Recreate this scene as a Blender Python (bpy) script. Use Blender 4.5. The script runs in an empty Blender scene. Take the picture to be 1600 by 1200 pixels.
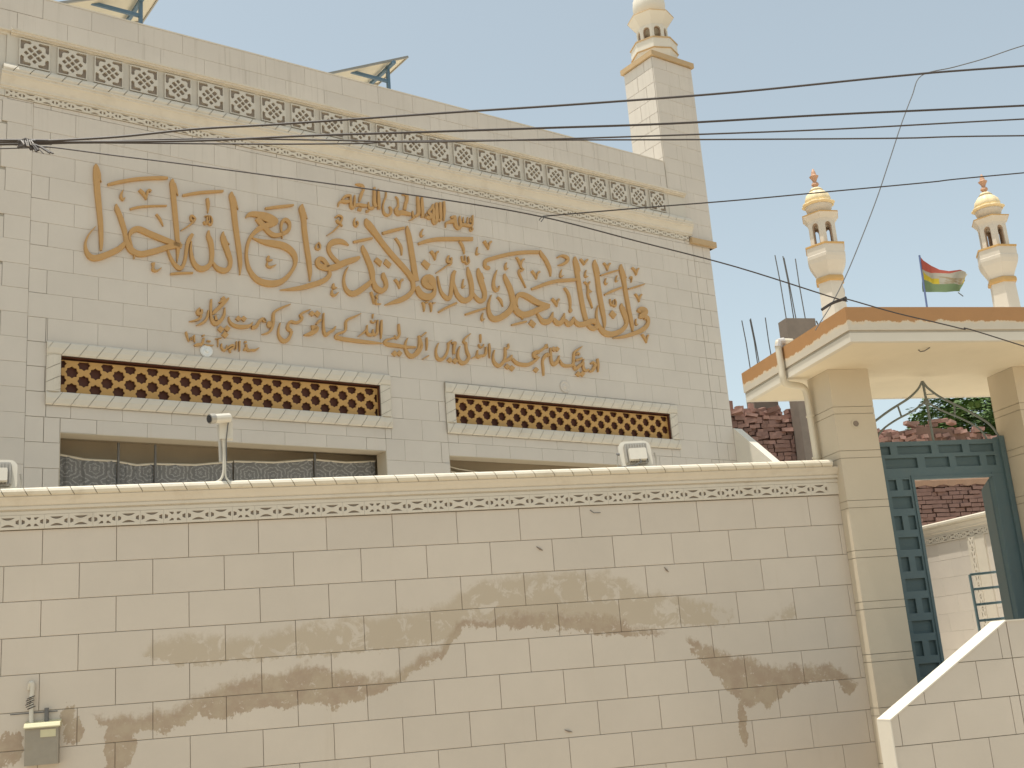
import bpy, math, random
from mathutils import Vector, Matrix
from mathutils.geometry import tessellate_polygon
random.seed(11)
R = math.radians
SC = bpy.context.scene
COL = SC.collection

# ------------------------------------------------------------------ camera, world, sun, exposure
FPX, PIT, ROLL, YF, YW = 1806.57, R(14.3686), R(-4.60705), R(36.5332), R(14.4806)
EYE = Vector((0, 0, 1.6))
FW = Vector((0, math.cos(PIT), math.sin(PIT)))
_r = Vector((1, 0, 0)); _u = _r.cross(FW)
RT = math.cos(ROLL) * _r + math.sin(ROLL) * _u
UP = -math.sin(ROLL) * _r + math.cos(ROLL) * _u
cd = bpy.data.cameras.new('camera'); cam = bpy.data.objects.new('camera', cd); COL.objects.link(cam)
cd.sensor_width = 36; cd.lens = 36 * FPX / 1600; cd.clip_end = 3000; cd.clip_start = 0.05
m = Matrix((RT, UP, -FW)).transposed().to_4x4(); m.translation = EYE; cam.matrix_world = m
SC.camera = cam

SUN_EL, SUN_DIR = R(79), Vector((-.930, -.366, 0)).normalized()      # horizontal direction towards the sun
w = bpy.data.worlds.new('World'); SC.world = w; w.use_nodes = True
nt = w.node_tree; nt.nodes.clear()
sky = nt.nodes.new('ShaderNodeTexSky'); sky.sky_type = 'NISHITA'; sky.sun_disc = False
sky.sun_elevation = SUN_EL; sky.sun_rotation = math.atan2(SUN_DIR.x, SUN_DIR.y)
sky.air_density = 1.0; sky.dust_density = 2.2; sky.ozone_density = 1.0; sky.altitude = 100
hs = nt.nodes.new('ShaderNodeHueSaturation'); hs.inputs['Saturation'].default_value = 0.50; hs.inputs['Value'].default_value = 1.0
bgd = nt.nodes.new('ShaderNodeBackground'); bgd.inputs['Strength'].default_value = 0.13
wo = nt.nodes.new('ShaderNodeOutputWorld')
nt.links.new(sky.outputs[0], hs.inputs['Color']); tint = nt.nodes.new('ShaderNodeVectorMath'); tint.operation = 'MULTIPLY'; tint.inputs[1].default_value = (.985, 1.05, .975)
nt.links.new(hs.outputs[0], tint.inputs[0]); nt.links.new(tint.outputs[0], bgd.inputs[0]); nt.links.new(bgd.outputs[0], wo.inputs[0])
sl = bpy.data.lights.new('sun', 'SUN'); sl.energy = 3.6; sl.angle = R(0.55); sl.color = (1, .95, .86)
so = bpy.data.objects.new('sun', sl); COL.objects.link(so)
sd = Vector((SUN_DIR.x * math.cos(SUN_EL), SUN_DIR.y * math.cos(SUN_EL), math.sin(SUN_EL)))
so.rotation_euler = sd.to_track_quat('Z', 'Y').to_euler(); so.location = (0, 0, 30)
SC.view_settings.view_transform = 'Standard'; SC.view_settings.look = 'None'
SC.view_settings.exposure = 0.5; SC.view_settings.gamma = 1; SC.view_settings.use_curve_mapping = False
SC.render.engine = 'CYCLES'

# ------------------------------------------------------------------ survey: photograph -> true planes
def vec2(yaw): return Vector((math.cos(yaw), math.sin(yaw))), Vector((math.sin(yaw), -math.cos(yaw)))
DF, NF = vec2(YF); DW, NW = vec2(YW)
OF, OW = Vector((0, 17.2)), Vector((0, 11.049))
def ray(x, y): return FW + (x - 800) / FPX * RT - (y - 600) / FPX * UP
def on_plane(o, d, n, x, y, off=0.0):
    r = ray(x, y); o2 = o + n * off
    t = (n.x * (o2.x - EYE.x) + n.y * (o2.y - EYE.y)) / (n.x * r.x + n.y * r.y)
    p = EYE + r * t
    return (Vector((p.x, p.y)) - o2).dot(d), p.z
def Fp(x, y, off=0.0): return on_plane(OF, DF, NF, x, y, off)
def Wp(x, y, off=0.0): return on_plane(OW, DW, NW, x, y, off)
def at_dist(x, y, Y):                                   # point of the sight line at world distance Y
    r = ray(x, y); return EYE + r * (Y / r.y)

# ------------------------------------------------------------------ node helpers, materials
class NT:
    def __init__(s, name):
        s.m = bpy.data.materials.new(name); s.m.use_nodes = True; s.t = s.m.node_tree
        s.b = s.t.nodes['Principled BSDF']; s.out = s.t.nodes['Material Output']
    def n(s, kind, **kw):
        x = s.t.nodes.new(kind)
        for k, v in kw.items(): setattr(x, k, v)
        return x
    def l(s, a, b): s.t.links.new(a, b)
    def val(s, sock, v):
        if hasattr(v, 'is_output'): s.l(v, sock)
        else: sock.default_value = v
    def math(s, op, a, b=0.0, c=None):
        x = s.n('ShaderNodeMath', operation=op); s.val(x.inputs[0], a); s.val(x.inputs[1], b)
        if c is not None: s.val(x.inputs[2], c)
        return x.outputs[0]
    def pos(s): return s.n('ShaderNodeNewGeometry').outputs['Position']
    def obj(s): return s.n('ShaderNodeTexCoord').outputs['Object']
    def noise(s, co, scale, detail=4, rough=.55, dist=0.0):
        x = s.n('ShaderNodeTexNoise'); s.l(co, x.inputs['Vector']); x.inputs['Scale'].default_value = scale
        x.inputs['Detail'].default_value = detail; x.inputs['Roughness'].default_value = rough; x.inputs['Distortion'].default_value = dist
        return x.outputs['Fac']
    def ramp(s, f, a, b, lo=0.0, hi=1.0):
        x = s.n('ShaderNodeMapRange'); s.l(f, x.inputs[0]) if hasattr(f, 'is_output') else None
        x.interpolation_type = 'SMOOTHSTEP'
        x.inputs[1].default_value = a; x.inputs[2].default_value = b; x.inputs[3].default_value = lo; x.inputs[4].default_value = hi
        return x.outputs[0]
    def mix(s, f, a, b):
        x = s.n('ShaderNodeMix', data_type='RGBA'); s.val(x.inputs[0], f)
        for i, v in ((6, a), (7, b)):
            if hasattr(v, 'is_output'): s.l(v, x.inputs[i])
            else: x.inputs[i].default_value = (*v, 1)
        return x.outputs[2]
    def scale(s, c, f):                                  # colour times scalar
        x = s.n('ShaderNodeVectorMath', operation='SCALE'); s.l(c, x.inputs[0]); s.val(x.inputs['Scale'], f); return x.outputs[0]
    def bump(s, h, strength=.2, dist=.01):
        x = s.n('ShaderNodeBump'); x.inputs['Strength'].default_value = strength; x.inputs['Distance'].default_value = dist
        s.l(h, x.inputs['Height']); s.l(x.outputs[0], s.b.inputs['Normal'])
    def col(s, c):
        if hasattr(c, 'is_output'): s.l(c, s.b.inputs['Base Color'])
        else: s.b.inputs['Base Color'].default_value = (*c, 1)
    def rough(s, v): s.val(s.b.inputs['Roughness'], v)
def mat(name, c, rough=.6, var=.08, scale=6, bump=.1, bscale=40, metal=0.0, spec=.4, rnd=0.0, dirt=0.0, dirtcol=(.2, .15, .1)):
    k = NT(name); co = k.pos()
    n1 = k.noise(co, scale, 5)
    f = k.math('MULTIPLY_ADD', n1, 2 * var, 1 - var)
    if rnd:
        oi = k.n('ShaderNodeObjectInfo').outputs['Random']
        f = k.math('MULTIPLY', f, k.math('MULTIPLY_ADD', oi, 2 * rnd, 1 - rnd))
    rgb = k.n('ShaderNodeRGB'); rgb.outputs[0].default_value = (*c, 1)
    base = k.scale(rgb.outputs[0], f)
    if dirt:
        d = k.ramp(k.noise(co, scale * .7, 8, .65, .3), .52, .72, 0, dirt)
        base = k.mix(d, base, dirtcol)
    k.col(base); k.rough(rough); k.b.inputs['Metallic'].default_value = metal
    k.b.inputs['Specular IOR Level'].default_value = spec
    if bump: k.bump(k.noise(co, bscale, 4), bump, .004)
    return k.m
M = {}
# facade tiles: pale porcelain, faint clouding, each tile a touch different
def tile_mat(name, c, stain=None, warm=(.52, .43, .32)):
    k = NT(name); co = k.pos()
    oi = k.n('ShaderNodeObjectInfo').outputs['Random']
    f = k.math('MULTIPLY', k.math('MULTIPLY_ADD', oi, .05, .975), k.math('MULTIPLY_ADD', k.noise(co, 1.3, 8, .65), .20, .90))
    f = k.math('MULTIPLY', f, k.math('MULTIPLY_ADD', k.noise(co, 60, 3), .03, .985))
    rgb = k.n('ShaderNodeRGB'); rgb.outputs[0].default_value = (*c, 1)
    base = k.scale(rgb.outputs[0], f)
    st = k.n('ShaderNodeMapping'); st.inputs['Scale'].default_value = (3.2, 3.2, .35); k.l(co, st.inputs[0])
    streak = k.ramp(k.noise(st.outputs[0], 2.0, 7, .65), .58, .8, 0, .22)
    base = k.mix(streak, base, warm)
    zz0 = k.n('ShaderNodeSeparateXYZ'); k.l(co, zz0.inputs[0])
    run = k.n('ShaderNodeMapping'); run.inputs['Scale'].default_value = (7, 7, .25); k.l(co, run.inputs[0])
    wet = k.math('MULTIPLY', k.ramp(k.noise(run.outputs[0], 2.2, 6, .7), .50, .75, 0, .45), k.ramp(zz0.outputs[2], 7.9, 9.05))
    base = k.mix(wet, base, (.40, .35, .28))
    if stain: base = stain(k, base, co)
    k.col(base); k.rough(.42); k.b.inputs['Specular IOR Level'].default_value = .35
    k.bump(k.noise(co, 25, 5), .08, .004)
    return k.m
M['tile'] = tile_mat('facade_tile', (.60, .542, .47))

M1 = [(-3.9,1.62,1.60),(-3.815,1.632,1.501),(-3.541,1.599,1.421),(-3.27,1.63,1.398),(-3.037,1.729,1.494),(-2.8,1.808,1.475),(-2.561,1.86,1.519),(-2.325,1.865,1.533),(-2.079,1.93,1.513),(-1.834,1.829,1.493),(-1.583,1.799,1.566),(-1.336,1.753,1.619),(-1.204,1.833,1.699),(-1.07,1.914,1.779),(-.836,1.984,1.841),(-.79,2.125,1.942),(-.639,2.22,2.104),(-.335,2.241,2.096),(-.028,2.252,2.064),(.282,2.232,2.026),(.751,2.173,1.947),(1.0,2.05,1.91),(1.223,1.99,1.90),(1.4,1.92,1.92)]
M2 = [(1.50,1.92,1.92),(1.568,1.879,1.729),(1.691,1.828,1.63),(1.841,1.768,1.44),(1.988,1.696,1.221),(2.084,1.689,1.155),(2.185,1.652,1.206),(2.313,1.582,1.165),(2.489,1.564,1.27),(2.665,1.54,1.359),(2.838,1.539,1.364),(3.01,1.533,1.345),(3.134,1.462,1.22),(3.201,1.426,1.214),(3.28,1.30,1.30)]
M3 = [(-3.5,2.1,2.1),(-3.385,2.214,1.997),(-3.118,2.251,1.951),(-2.848,2.233,1.958),(-2.52,2.183,1.951),(-2.241,2.248,1.953),(-1.844,2.307,1.959),(-1.441,2.311,1.97),(-1.148,2.321,1.966),(-.849,2.361,1.986),(-.534,2.549,2.197),(-.225,2.591,2.206),(.086,2.604,2.187),(.464,2.595,2.163),(.841,2.562,2.05),(1.154,2.391,1.999),(1.478,2.311,1.99),(1.74,2.234,1.99),(2.003,2.156,1.973),(2.08,2.05,2.05),(2.30,2.03,2.03),(2.42,2.07,1.985),(2.62,2.13,1.985),(2.70,2.14,1.985),(2.72,2.06,2.06)]
def wall_stain(k, base, co):
    def dot(v):
        x = k.n('ShaderNodeVectorMath', operation='DOT_PRODUCT'); k.l(co, x.inputs[0]); x.inputs[1].default_value = v; return x.outputs['Value']
    s = k.math('SUBTRACT', dot((DW.x, DW.y, 0)), OW.dot(DW)); z = dot((0, 0, 1))
    vst = k.n('ShaderNodeMapping'); vst.inputs['Scale'].default_value = (1, 1, .35); k.l(co, vst.inputs[0])
    wob = k.math('MULTIPLY_ADD', k.noise(co, 7, 9, .74), .30, -.15)
    fine = k.math('MULTIPLY_ADD', k.noise(vst.outputs[0], 30, 6, .75), .13, -.065)
    zz = k.math('ADD', z, k.math('ADD', wob, fine)); ss = k.math('ADD', s, k.math('MULTIPLY_ADD', k.noise(co, 14, 6, .7), .12, -.06))
    lo, hi = -5.0, 4.0
    sn = k.math('DIVIDE', k.math('SUBTRACT', ss, lo), hi - lo)
    def curve(pts, idx):
        fc = k.n('ShaderNodeFloatCurve'); c = fc.mapping.curves[0]
        P = [(0, (pts[0][1] + pts[0][2]) / 2)] + [((p[0] - lo) / (hi - lo), p[idx]) for p in pts] + [(1, (pts[-1][1] + pts[-1][2]) / 2)]
        P = [(a, (b - 1.0) / 2.0) for a, b in P]
        c.points[0].location = P[0]; c.points[1].location = P[-1]
        for q in P[1:-1]: c.points.new(*q)
        for q in c.points: q.handle_type = 'VECTOR'
        fc.mapping.update(); k.l(sn, fc.inputs['Value'])
        return k.math('MULTIPLY_ADD', fc.outputs[0], 2.0, 1.0)
    def band(pts, soft):
        t, b = curve(pts, 1), curve(pts, 2)
        u = k.ramp(k.math('SUBTRACT', t, zz), -.002, soft, 0, 1); v = k.ramp(k.math('SUBTRACT', zz, b), -.002, .012, 0, 1)
        thick = k.ramp(k.math('SUBTRACT', t, b), .01, .04, 0, 1)
        return k.math('MULTIPLY', thick, k.math('MULTIPLY', u, v))
    patch = k.ramp(k.noise(co, 5.5, 8, .7, .6), .40, .47, .15, 1)
    f3 = k.math('MULTIPLY', band(M3, .10), k.math('MULTIPLY', patch, .62))
    base = k.mix(f3, base, (.43, .345, .235))
    # splotch of damp at the foot of the wall, left
    def blob(cs, cz, rs, rz):
        a = k.math('POWER', k.math('DIVIDE', k.math('SUBTRACT', ss, cs), rs), 2.0); b = k.math('POWER', k.math('DIVIDE', k.math('SUBTRACT', zz, cz), rz), 2.0)
        return k.ramp(k.math('ADD', a, b), .92, 1.05, 1, 0)
    f = k.math('MAXIMUM', band(M1, .085), band(M2, .07))
    for q in ((-4.53, 1.38, .12, .14), (-4.08, 1.62, .06, .08), (-4.02, 1.47, .08, .10), (-3.66, 1.33, .13, .20), (2.0, 1.02, .045, .20), (-3.72, 1.0, .1, .2)):
        f = k.math('MAXIMUM', f, blob(*q))
    inner = k.mix(k.ramp(k.noise(co, 6, 7, .7), .35, .65), (.42, .335, .235), (.365, .27, .19))
    holes = k.ramp(k.noise(co, 15, 9, .78, .4), .37, .42, .10, .92)
    base = k.mix(k.math('MULTIPLY', f, holes), base, inner)
    specks = k.ramp(k.noise(co, 30, 6, .8), .70, .76, 0, .35)
    return k.mix(specks, base, (.30, .25, .18))
M['wall_tile'] = tile_mat('boundary_tile', (.585, .515, .43), wall_stain, (.47, .39, .28))
M['ramp_tile'] = tile_mat('ramp_tile', (.565, .50, .42), None, (.46, .38, .28))
M['trim_tan'] = mat('trim_tan', (.47, .33, .18), .6, .1, 8)
M['box_grey'] = mat('box_grey', (.30, .265, .21), .55, .15, 12, .2, 30, dirt=.3, dirtcol=(.3, .25, .17))
M['lid'] = mat('box_lid', (.58, .53, .34), .5, .1, 10)
M['grout'] = mat('grout', (.35, .30, .235), .9, .2, 9)
M['grout_pale'] = mat('grout_pale', (.43, .39, .325), .9, .12, 9)
M['mould'] = mat('moulding_stone', (.62, .56, .465), .55, .07, 5, .15, 30, dirt=.25, dirtcol=(.38, .31, .22))
M['cap'] = mat('coping_stone', (.64, .58, .47), .5, .07, 5, .15, 30, dirt=.3, dirtcol=(.36, .29, .2))
M['jali'] = mat('jali_stone', (.575, .53, .455), .6, .06, 7, .12, 40)
M['recess'] = mat('jali_recess', (.285, .235, .19), .8, .15, 12)
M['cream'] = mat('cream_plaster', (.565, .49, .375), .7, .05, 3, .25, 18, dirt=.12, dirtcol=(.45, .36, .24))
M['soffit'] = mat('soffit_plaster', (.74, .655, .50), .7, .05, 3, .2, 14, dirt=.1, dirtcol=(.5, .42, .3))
M['minaret'] = mat('minaret_plaster', (.64, .575, .485), .7, .06, 5, .2, 20, dirt=.2, dirtcol=(.5, .42, .32))
M['dome'] = mat('dome_paint', (.76, .62, .38), .5, .08, 9, .1, 30)
M['gold_trim'] = mat('gold_trim', (.55, .34, .13), .45, .1, 12)
M['arch_brown'] = mat('arch_brown', (.36, .25, .17), .7, .12, 12)
M['finial'] = mat('finial_paint', (.52, .30, .19), .5, .12, 20)
M['white_plaster'] = mat('white_plaster', (.66, .61, .52), .7, .05, 3, .25, 18)
M['gold'] = mat('gold_paint', (.49, .285, .105), .42, .10, 12, .1, 60, spec=.5)
M['grille_gold'] = mat('grille_gold', (.52, .30, .095), .5, .08, 10, .1, 60)
M['brown'] = mat('dark_room_brown', (.105, .035, .018), .6, .15, 8)  # dark brown standing in for the unlit room behind the grilles
M['orange'] = mat('orange_paint', (.50, .215, .065), .6, .1, 8, .2, 30)
M['teal'] = mat('gate_paint', (.092, .142, .155), .45, .10, 5, .1, 50, spec=.5, dirt=.2, dirtcol=(.16, .17, .15))
M['teal_back'] = mat('gate_sheet', (.078, .120, .127), .5, .10, 5)
M['tube'] = mat('arch_tube_paint', (.17, .19, .175), .5, .15, 20)
M['rail'] = mat('rail_paint', (.22, .31, .33), .45, .1, 10)
M['blue'] = mat('blue_steel', (.10, .17, .24), .5, .1, 10)
M['panel_back'] = mat('panel_backsheet', (.70, .62, .47), .5, .06, 3)
M['panel_edge'] = mat('panel_edge', (.33, .30, .25), .4, .1, 5, metal=.6)
M['panel_cell'] = mat('panel_cell', (.02, .03, .06), .15, .1, 5)
M['cable'] = mat('cable_rubber', (.055, .045, .042), .6, .2, 30)
M['cable_grey'] = mat('cable_grey', (.12, .12, .12), .6, .2, 30)
M['tape'] = mat('tape', (.45, .42, .40), .6, .2, 60)
M['pvc'] = mat('pvc_pipe', (.60, .54, .43), .45, .07, 6)
M['lamp_body'] = mat('lamp_housing', (.40, .37, .32), .4, .08, 12, metal=.3)
M['lamp_pale'] = mat('lamp_pale', (.60, .56, .48), .4, .08, 12)
M['glass_dark'] = mat('lens_glass', (.03, .03, .035), .1, .1, 5)
M['concrete'] = mat('raw_concrete', (.235, .19, .155), .9, .18, 6, .5, 25)
M['rebar'] = mat('rebar', (.15, .145, .14), .7, .2, 40)
M['brick'] = mat('brick', (.33, .195, .158), .9, .24, 9, .5, 30, rnd=.30)
M['brick_joint'] = mat('mud_mortar', (.20, .12, .09), .95, .25, 12, .5, 30)
M['mud'] = mat('mud_plaster', (.40, .25, .17), .95, .18, 5, .5, 18)
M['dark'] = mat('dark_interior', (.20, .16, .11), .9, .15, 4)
M['soffit_board'] = mat('soffit_board', (.34, .275, .19), .7, .12, 3)
M['pole'] = mat('flag_pole_paint', (.12, .16, .30), .5, .1, 10)
M['leaf'] = mat('leaf', (.10, .165, .045), .6, .35, 1.5, 0)
M['bark'] = mat('bark', (.16, .12, .08), .9, .2, 10, .5, 20)
M['ground'] = mat('dusty_street', (.43, .36, .27), .95, .12, .6, .4, 8)
M['brass'] = mat('brass', (.55, .45, .20), .35, .1, 20, metal=.3)
M['white_lamp'] = mat('white_glaze', (.72, .73, .72), .25, .03, 8)
# moulded canopy edge: orange upper band ending in a ragged line
k = NT('canopy_edge_paint'); co = k.pos(); z = k.n('ShaderNodeSeparateXYZ'); k.l(co, z.inputs[0])
e = k.math('ADD', z.outputs[2], k.math('ADD', k.math('MULTIPLY_ADD', k.noise(co, 9, 6, .65), .12, -.06), k.math('MULTIPLY_ADD', k.noise(co, 34, 4, .6), .03, -.015)))
og = k.mix(k.noise(co, 7, 5), (.43, .225, .090), (.37, .195, .08)); wh = k.mix(k.noise(co, 5, 5), (.60, .54, .44), (.52, .46, .37))
pale = k.math('MULTIPLY', k.ramp(e, 4.672, 4.682), k.ramp(e, 4.702, 4.692, 0, 1))
c1 = k.mix(k.ramp(e, 4.690, 4.697), wh, og); k.col(k.mix(k.math('MULTIPLY', pale, .6), c1, (.64, .50, .33))); k.rough(.65); k.bump(k.noise(co, 25, 4), .2, .004)
M['canopy_edge'] = k.m
# lace-patterned grey curtain
k = NT('curtain_lace'); co = k.obj()
mp = k.n('ShaderNodeMapping'); mp.inputs['Scale'].default_value = (3.0, 3.0, 3.0); k.l(co, mp.inputs[0])
sep = k.n('ShaderNodeSeparateXYZ'); k.l(mp.outputs[0], sep.inputs[0])
X, Z = sep.outputs[0], sep.outputs[2]
nd = k.noise(mp.outputs[0], 4.0, 3); X = k.math('ADD', X, k.math('MULTIPLY_ADD', nd, .16, -.08)); Z = k.math('ADD', Z, k.math('MULTIPLY_ADD', k.noise(mp.outputs[0], 5.0, 2), .16, -.08))
cx = k.math('ABSOLUTE', k.math('SUBTRACT', k.math('FRACT', X), .5)); cz = k.math('ABSOLUTE', k.math('SUBTRACT', k.math('FRACT', k.math('MULTIPLY', Z, 1.15)), .5))
ang = k.math('ARCTAN2', cz, cx); rad = k.math('SQRT', k.math('ADD', k.math('POWER', cx, 2.0), k.math('POWER', cz, 2.0)))
rad2 = k.math('ADD', rad, k.math('MULTIPLY', k.math('SINE', k.math('MULTIPLY', ang, 8.0)), .025))
w1 = k.math('SINE', k.math('MULTIPLY', rad2, 38.0)); nz = k.noise(mp.outputs[0], 30, 4)
g = k.ramp(k.math('ADD', w1, k.math('MULTIPLY_ADD', nz, 3.6, -1.8)), .1, 1.2)
k.col(k.mix(g, (.18, .175, .168), (.33, .32, .305))); k.rough(.9); k.bump(w1, .1, .003)
M['lace'] = k.m
# flag: red / white / green stripes with a yellow panel
k = NT('flag_cloth'); uv = k.n('ShaderNodeTexCoord').outputs['UV']; sp = k.n('ShaderNodeSeparateXYZ'); k.l(uv, sp.inputs[0]); V, U = sp.outputs[1], sp.outputs[0]
c1 = k.mix(k.ramp(V, .335, .345), (.17, .235, .12), (.42, .39, .32)); vr = k.math('SUBTRACT', V, k.math('MULTIPLY', U, .55)); c1 = k.mix(k.ramp(vr, .60, .612), c1, (.42, .10, .07))
yl = k.math('MULTIPLY', k.math('MULTIPLY', k.ramp(U, .03, .04), k.ramp(U, .33, .32, 0, 1)), k.math('MULTIPLY', k.ramp(V, .34, .35), k.ramp(V, .56, .55, 0, 1)))
yl2 = k.math('MULTIPLY', k.ramp(U, .72, .76), k.math('MULTIPLY', k.ramp(V, .34, .36), k.ramp(V, .72, .68, 0, 1)))
c1 = k.mix(k.math('MAXIMUM', yl, yl2), c1, (.55, .42, .04))
sm = k.ramp(k.noise(uv, 7, 5),   .38, .58, 0, .8); mid = k.math('MULTIPLY', sm, k.math('MULTIPLY', k.ramp(V, .34, .36), k.ramp(V, .66, .64, 0, 1)))
c1 = k.mix(k.math('MULTIPLY', mid, k.ramp(U, .30, .36)), c1, (.27, .20, .10)); k.col(c1); k.rough(.85)
tr = k.n('ShaderNodeBsdfTranslucent'); k.l(c1, tr.inputs[0]); mx = k.n('ShaderNodeMixShader'); mx.inputs[0].default_value = .35
k.l(k.b.outputs[0], mx.inputs[1]); k.l(tr.outputs[0], mx.inputs[2]); k.l(mx.outputs[0], k.out.inputs[0])
M['flag'] = k.m

# ------------------------------------------------------------------ mesh helpers
class MB:
    def __init__(s): s.v = []; s.f = []
    def add(s, vs, fs):
        o = len(s.v); s.v += [tuple(x) for x in vs]; s.f += [tuple(i + o for i in f) for f in fs]; return s
    def box(s, x0, x1, y0, y1, z0, z1):
        return s.add([(x0,y0,z0),(x1,y0,z0),(x1,y1,z0),(x0,y1,z0),(x0,y0,z1),(x1,y0,z1),(x1,y1,z1),(x0,y1,z1)],
                     [(0,3,2,1),(4,5,6,7),(0,1,5,4),(1,2,6,5),(2,3,7,6),(3,0,4,7)])
    def tube(s, pts, r, n=8, caps=True):
        pts = [Vector(p) for p in pts]; rs = r if isinstance(r, (list, tuple)) else [r] * len(pts)
        o = len(s.v); up = None
        for i, p in enumerate(pts):
            d = (pts[min(i + 1, len(pts) - 1)] - pts[max(i - 1, 0)]).normalized()
            if up is None:
                up = Vector((0, 0, 1)) if abs(d.z) < .9 else Vector((1, 0, 0))
            a = d.cross(up).normalized(); up = a.cross(d).normalized()
            for j in range(n):
                t = 2 * math.pi * j / n; s.v.append(tuple(p + (a * math.cos(t) + up * math.sin(t)) * rs[i]))
        for i in range(len(pts) - 1):
            for j in range(n):
                a, b = o + i * n + j, o + i * n + (j + 1) % n
                s.f.append((a, b, b + n, a + n))
        if caps:
            s.f.append(tuple(range(o + n - 1, o - 1, -1))); e = o + (len(pts) - 1) * n; s.f.append(tuple(range(e, e + n)))
        return s
    def lathe(s, prof, n=16, c=(0, 0, 0), rot=0.0, mod=None):
        o = len(s.v)
        for r, z in prof:
            for j in range(n):
                t = rot + 2 * math.pi * j / n; rr = r * (mod(t, z) if mod else 1)
                s.v.append((c[0] + rr * math.cos(t), c[1] + rr * math.sin(t), c[2] + z))
        for i in range(len(prof) - 1):
            for j in range(n):
                a, b = o + i * n + j, o + i * n + (j + 1) % n
                s.f.append((a, b, b + n, a + n))
        s.f.append(tuple(range(o + n - 1, o - 1, -1))); e = o + (len(prof) - 1) * n; s.f.append(tuple(range(e, e + n)))
        return s
    def plate(s, loops, y0, y1, tf=None):               # loops in (x, z): first outer, rest holes; front y0, back y1
        tris = tessellate_polygon([[Vector((a, b, 0)) for a, b in lp] for lp in loops])
        flat = [p for lp in loops for p in lp]; n = len(flat)
        g = tf or (lambda x, y, z: (x, y, z))
        vs = [g(a, y0, b) for a, b in flat] + [g(a, y1, b) for a, b in flat]
        fs = []
        for t in tris:
            a, b, c = (Vector(flat[i]) for i in t)
            t = tuple(t) if (b - a).cross(c - a) > 0 else (t[0], t[2], t[1])
            fs.append(t); fs.append((t[0] + n, t[2] + n, t[1] + n))
        k = 0
        for lp in loops:
            L = len(lp); area = sum(lp[i][0] * lp[(i + 1) % L][1] - lp[(i + 1) % L][0] * lp[i][1] for i in range(L))
            ccw = area > 0; outer = k == 0
            for i in range(L):
                a, b = k + i, k + (i + 1) % L
                q = (a, a + n, b + n, b)
                fs.append(q if (ccw == outer) else q[::-1])
            k += L
        return s.add(vs, fs)
    def sweep(s, prof, x0, x1):                          # profile (n outward, z) run along x
        k = len(prof); o = len(s.v)
        for x in (x0, x1): s.v += [(x, -a, b) for a, b in prof]
        for i in range(k):
            j = (i + 1) % k; s.f.append((o + i, o + j, o + j + k, o + i + k))
        s.f.append(tuple(range(o + k - 1, o - 1, -1))); s.f.append(tuple(range(o + k, o + 2 * k)))
        return s
    def mesh(s, name):
        me = bpy.data.meshes.new(name); me.from_pydata(s.v, [], s.f); me.update(); return me
def put(name, me, m=None, parent=None, loc=(0, 0, 0), rot=(0, 0, 0), smooth=False):
    if isinstance(me, MB): me = me.mesh(name)
    if m and not me.materials: me.materials.append(M[m] if isinstance(m, str) else m)
    if smooth:
        for p in me.polygons: p.use_smooth = True
    o = bpy.data.objects.new(name, me); COL.objects.link(o); o.location = loc; o.rotation_euler = rot
    if parent: o.parent = parent
    return o
def tag(o, label, cat, group=None):
    o['label'] = label; o['category'] = cat
    if group: o['group'] = group
    return o
def thing(name, label, cat, loc=(0, 0, 0), rz=0.0, group=None):
    o = bpy.data.objects.new(name, None); COL.objects.link(o); o.location = loc; o.rotation_euler = (0, 0, rz)
    o.empty_display_size = .3
    return tag(o, label, cat, group)
def copy_tree(o, parent=None):
    c = o.copy(); COL.objects.link(c)
    if parent: c.parent = parent
    for ch in list(o.children): copy_tree(ch, c)
    return c
def clip(poly, x0, x1, z0, z1):
    for ax, lim, sg in ((0, x0, 1), (0, x1, -1), (1, z0, 1), (1, z1, -1)):
        out = []
        for i in range(len(poly)):
            a, b = poly[i - 1], poly[i]; ia, ib = sg * (a[ax] - lim) >= 0, sg * (b[ax] - lim) >= 0
            if ia != ib:
                t = (lim - a[ax]) / (b[ax] - a[ax]); out.append((a[0] + t * (b[0] - a[0]), a[1] + t * (b[1] - a[1])))
            if ib: out.append(b)
        poly = out
        if not poly: return []
    return poly

# tiles: each one an object; alike tiles share a mesh
TILE_CACHE = {}; TILE_N = {}
def tile(parent, mname, x0, x1, z0, z1, front=0.0, th=.016, gap=.0024, name='tile'):
    wd, ht = round(x1 - x0 - gap, 3), round(z1 - z0 - gap, 3)
    if wd < .012 or ht < .012: return
    key = (mname, wd, ht, th)
    if key not in TILE_CACHE:
        b = MB(); c = .003
        v = []
        for (yy, ins) in ((th, 0), (c, 0), (0, c)):
            v += [(ins, yy, ins), (wd - ins, yy, ins), (wd - ins, yy, ht - ins), (ins, yy, ht - ins)]
        fs = [(8, 9, 10, 11)]
        for r0 in (0, 4):
            for i in range(4):
                j = (i + 1) % 4; fs.append((r0 + i, r0 + j, r0 + 4 + j, r0 + 4 + i))
        b.add(v, fs); me = b.mesh('tile'); me.materials.append(M[mname]); TILE_CACHE[key] = me
    TILE_N[parent.name] = TILE_N.get(parent.name, 0) + 1
    return put(name, TILE_CACHE[key], None, parent, (x0 + gap / 2, front + random.uniform(-.0012, .0012), z0 + gap / 2))
def rect_minus(x0, x1, z0, z1, holes):
    rects = [(x0, x1, z0, z1)]
    for hx0, hx1, hz0, hz1 in holes:
        out = []
        for a, b, c, d in rects:
            if hx0 >= b or hx1 <= a or hz0 >= d or hz1 <= c: out.append((a, b, c, d)); continue
            if a < hx0: out.append((a, hx0, c, d))
            if b > hx1: out.append((hx1, b, c, d))
            m0, m1 = max(a, hx0), min(b, hx1)
            if c < hz0: out.append((m0, m1, c, hz0))
            if d > hz1: out.append((m0, m1, hz1, d))
        rects = out
    return rects
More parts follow.
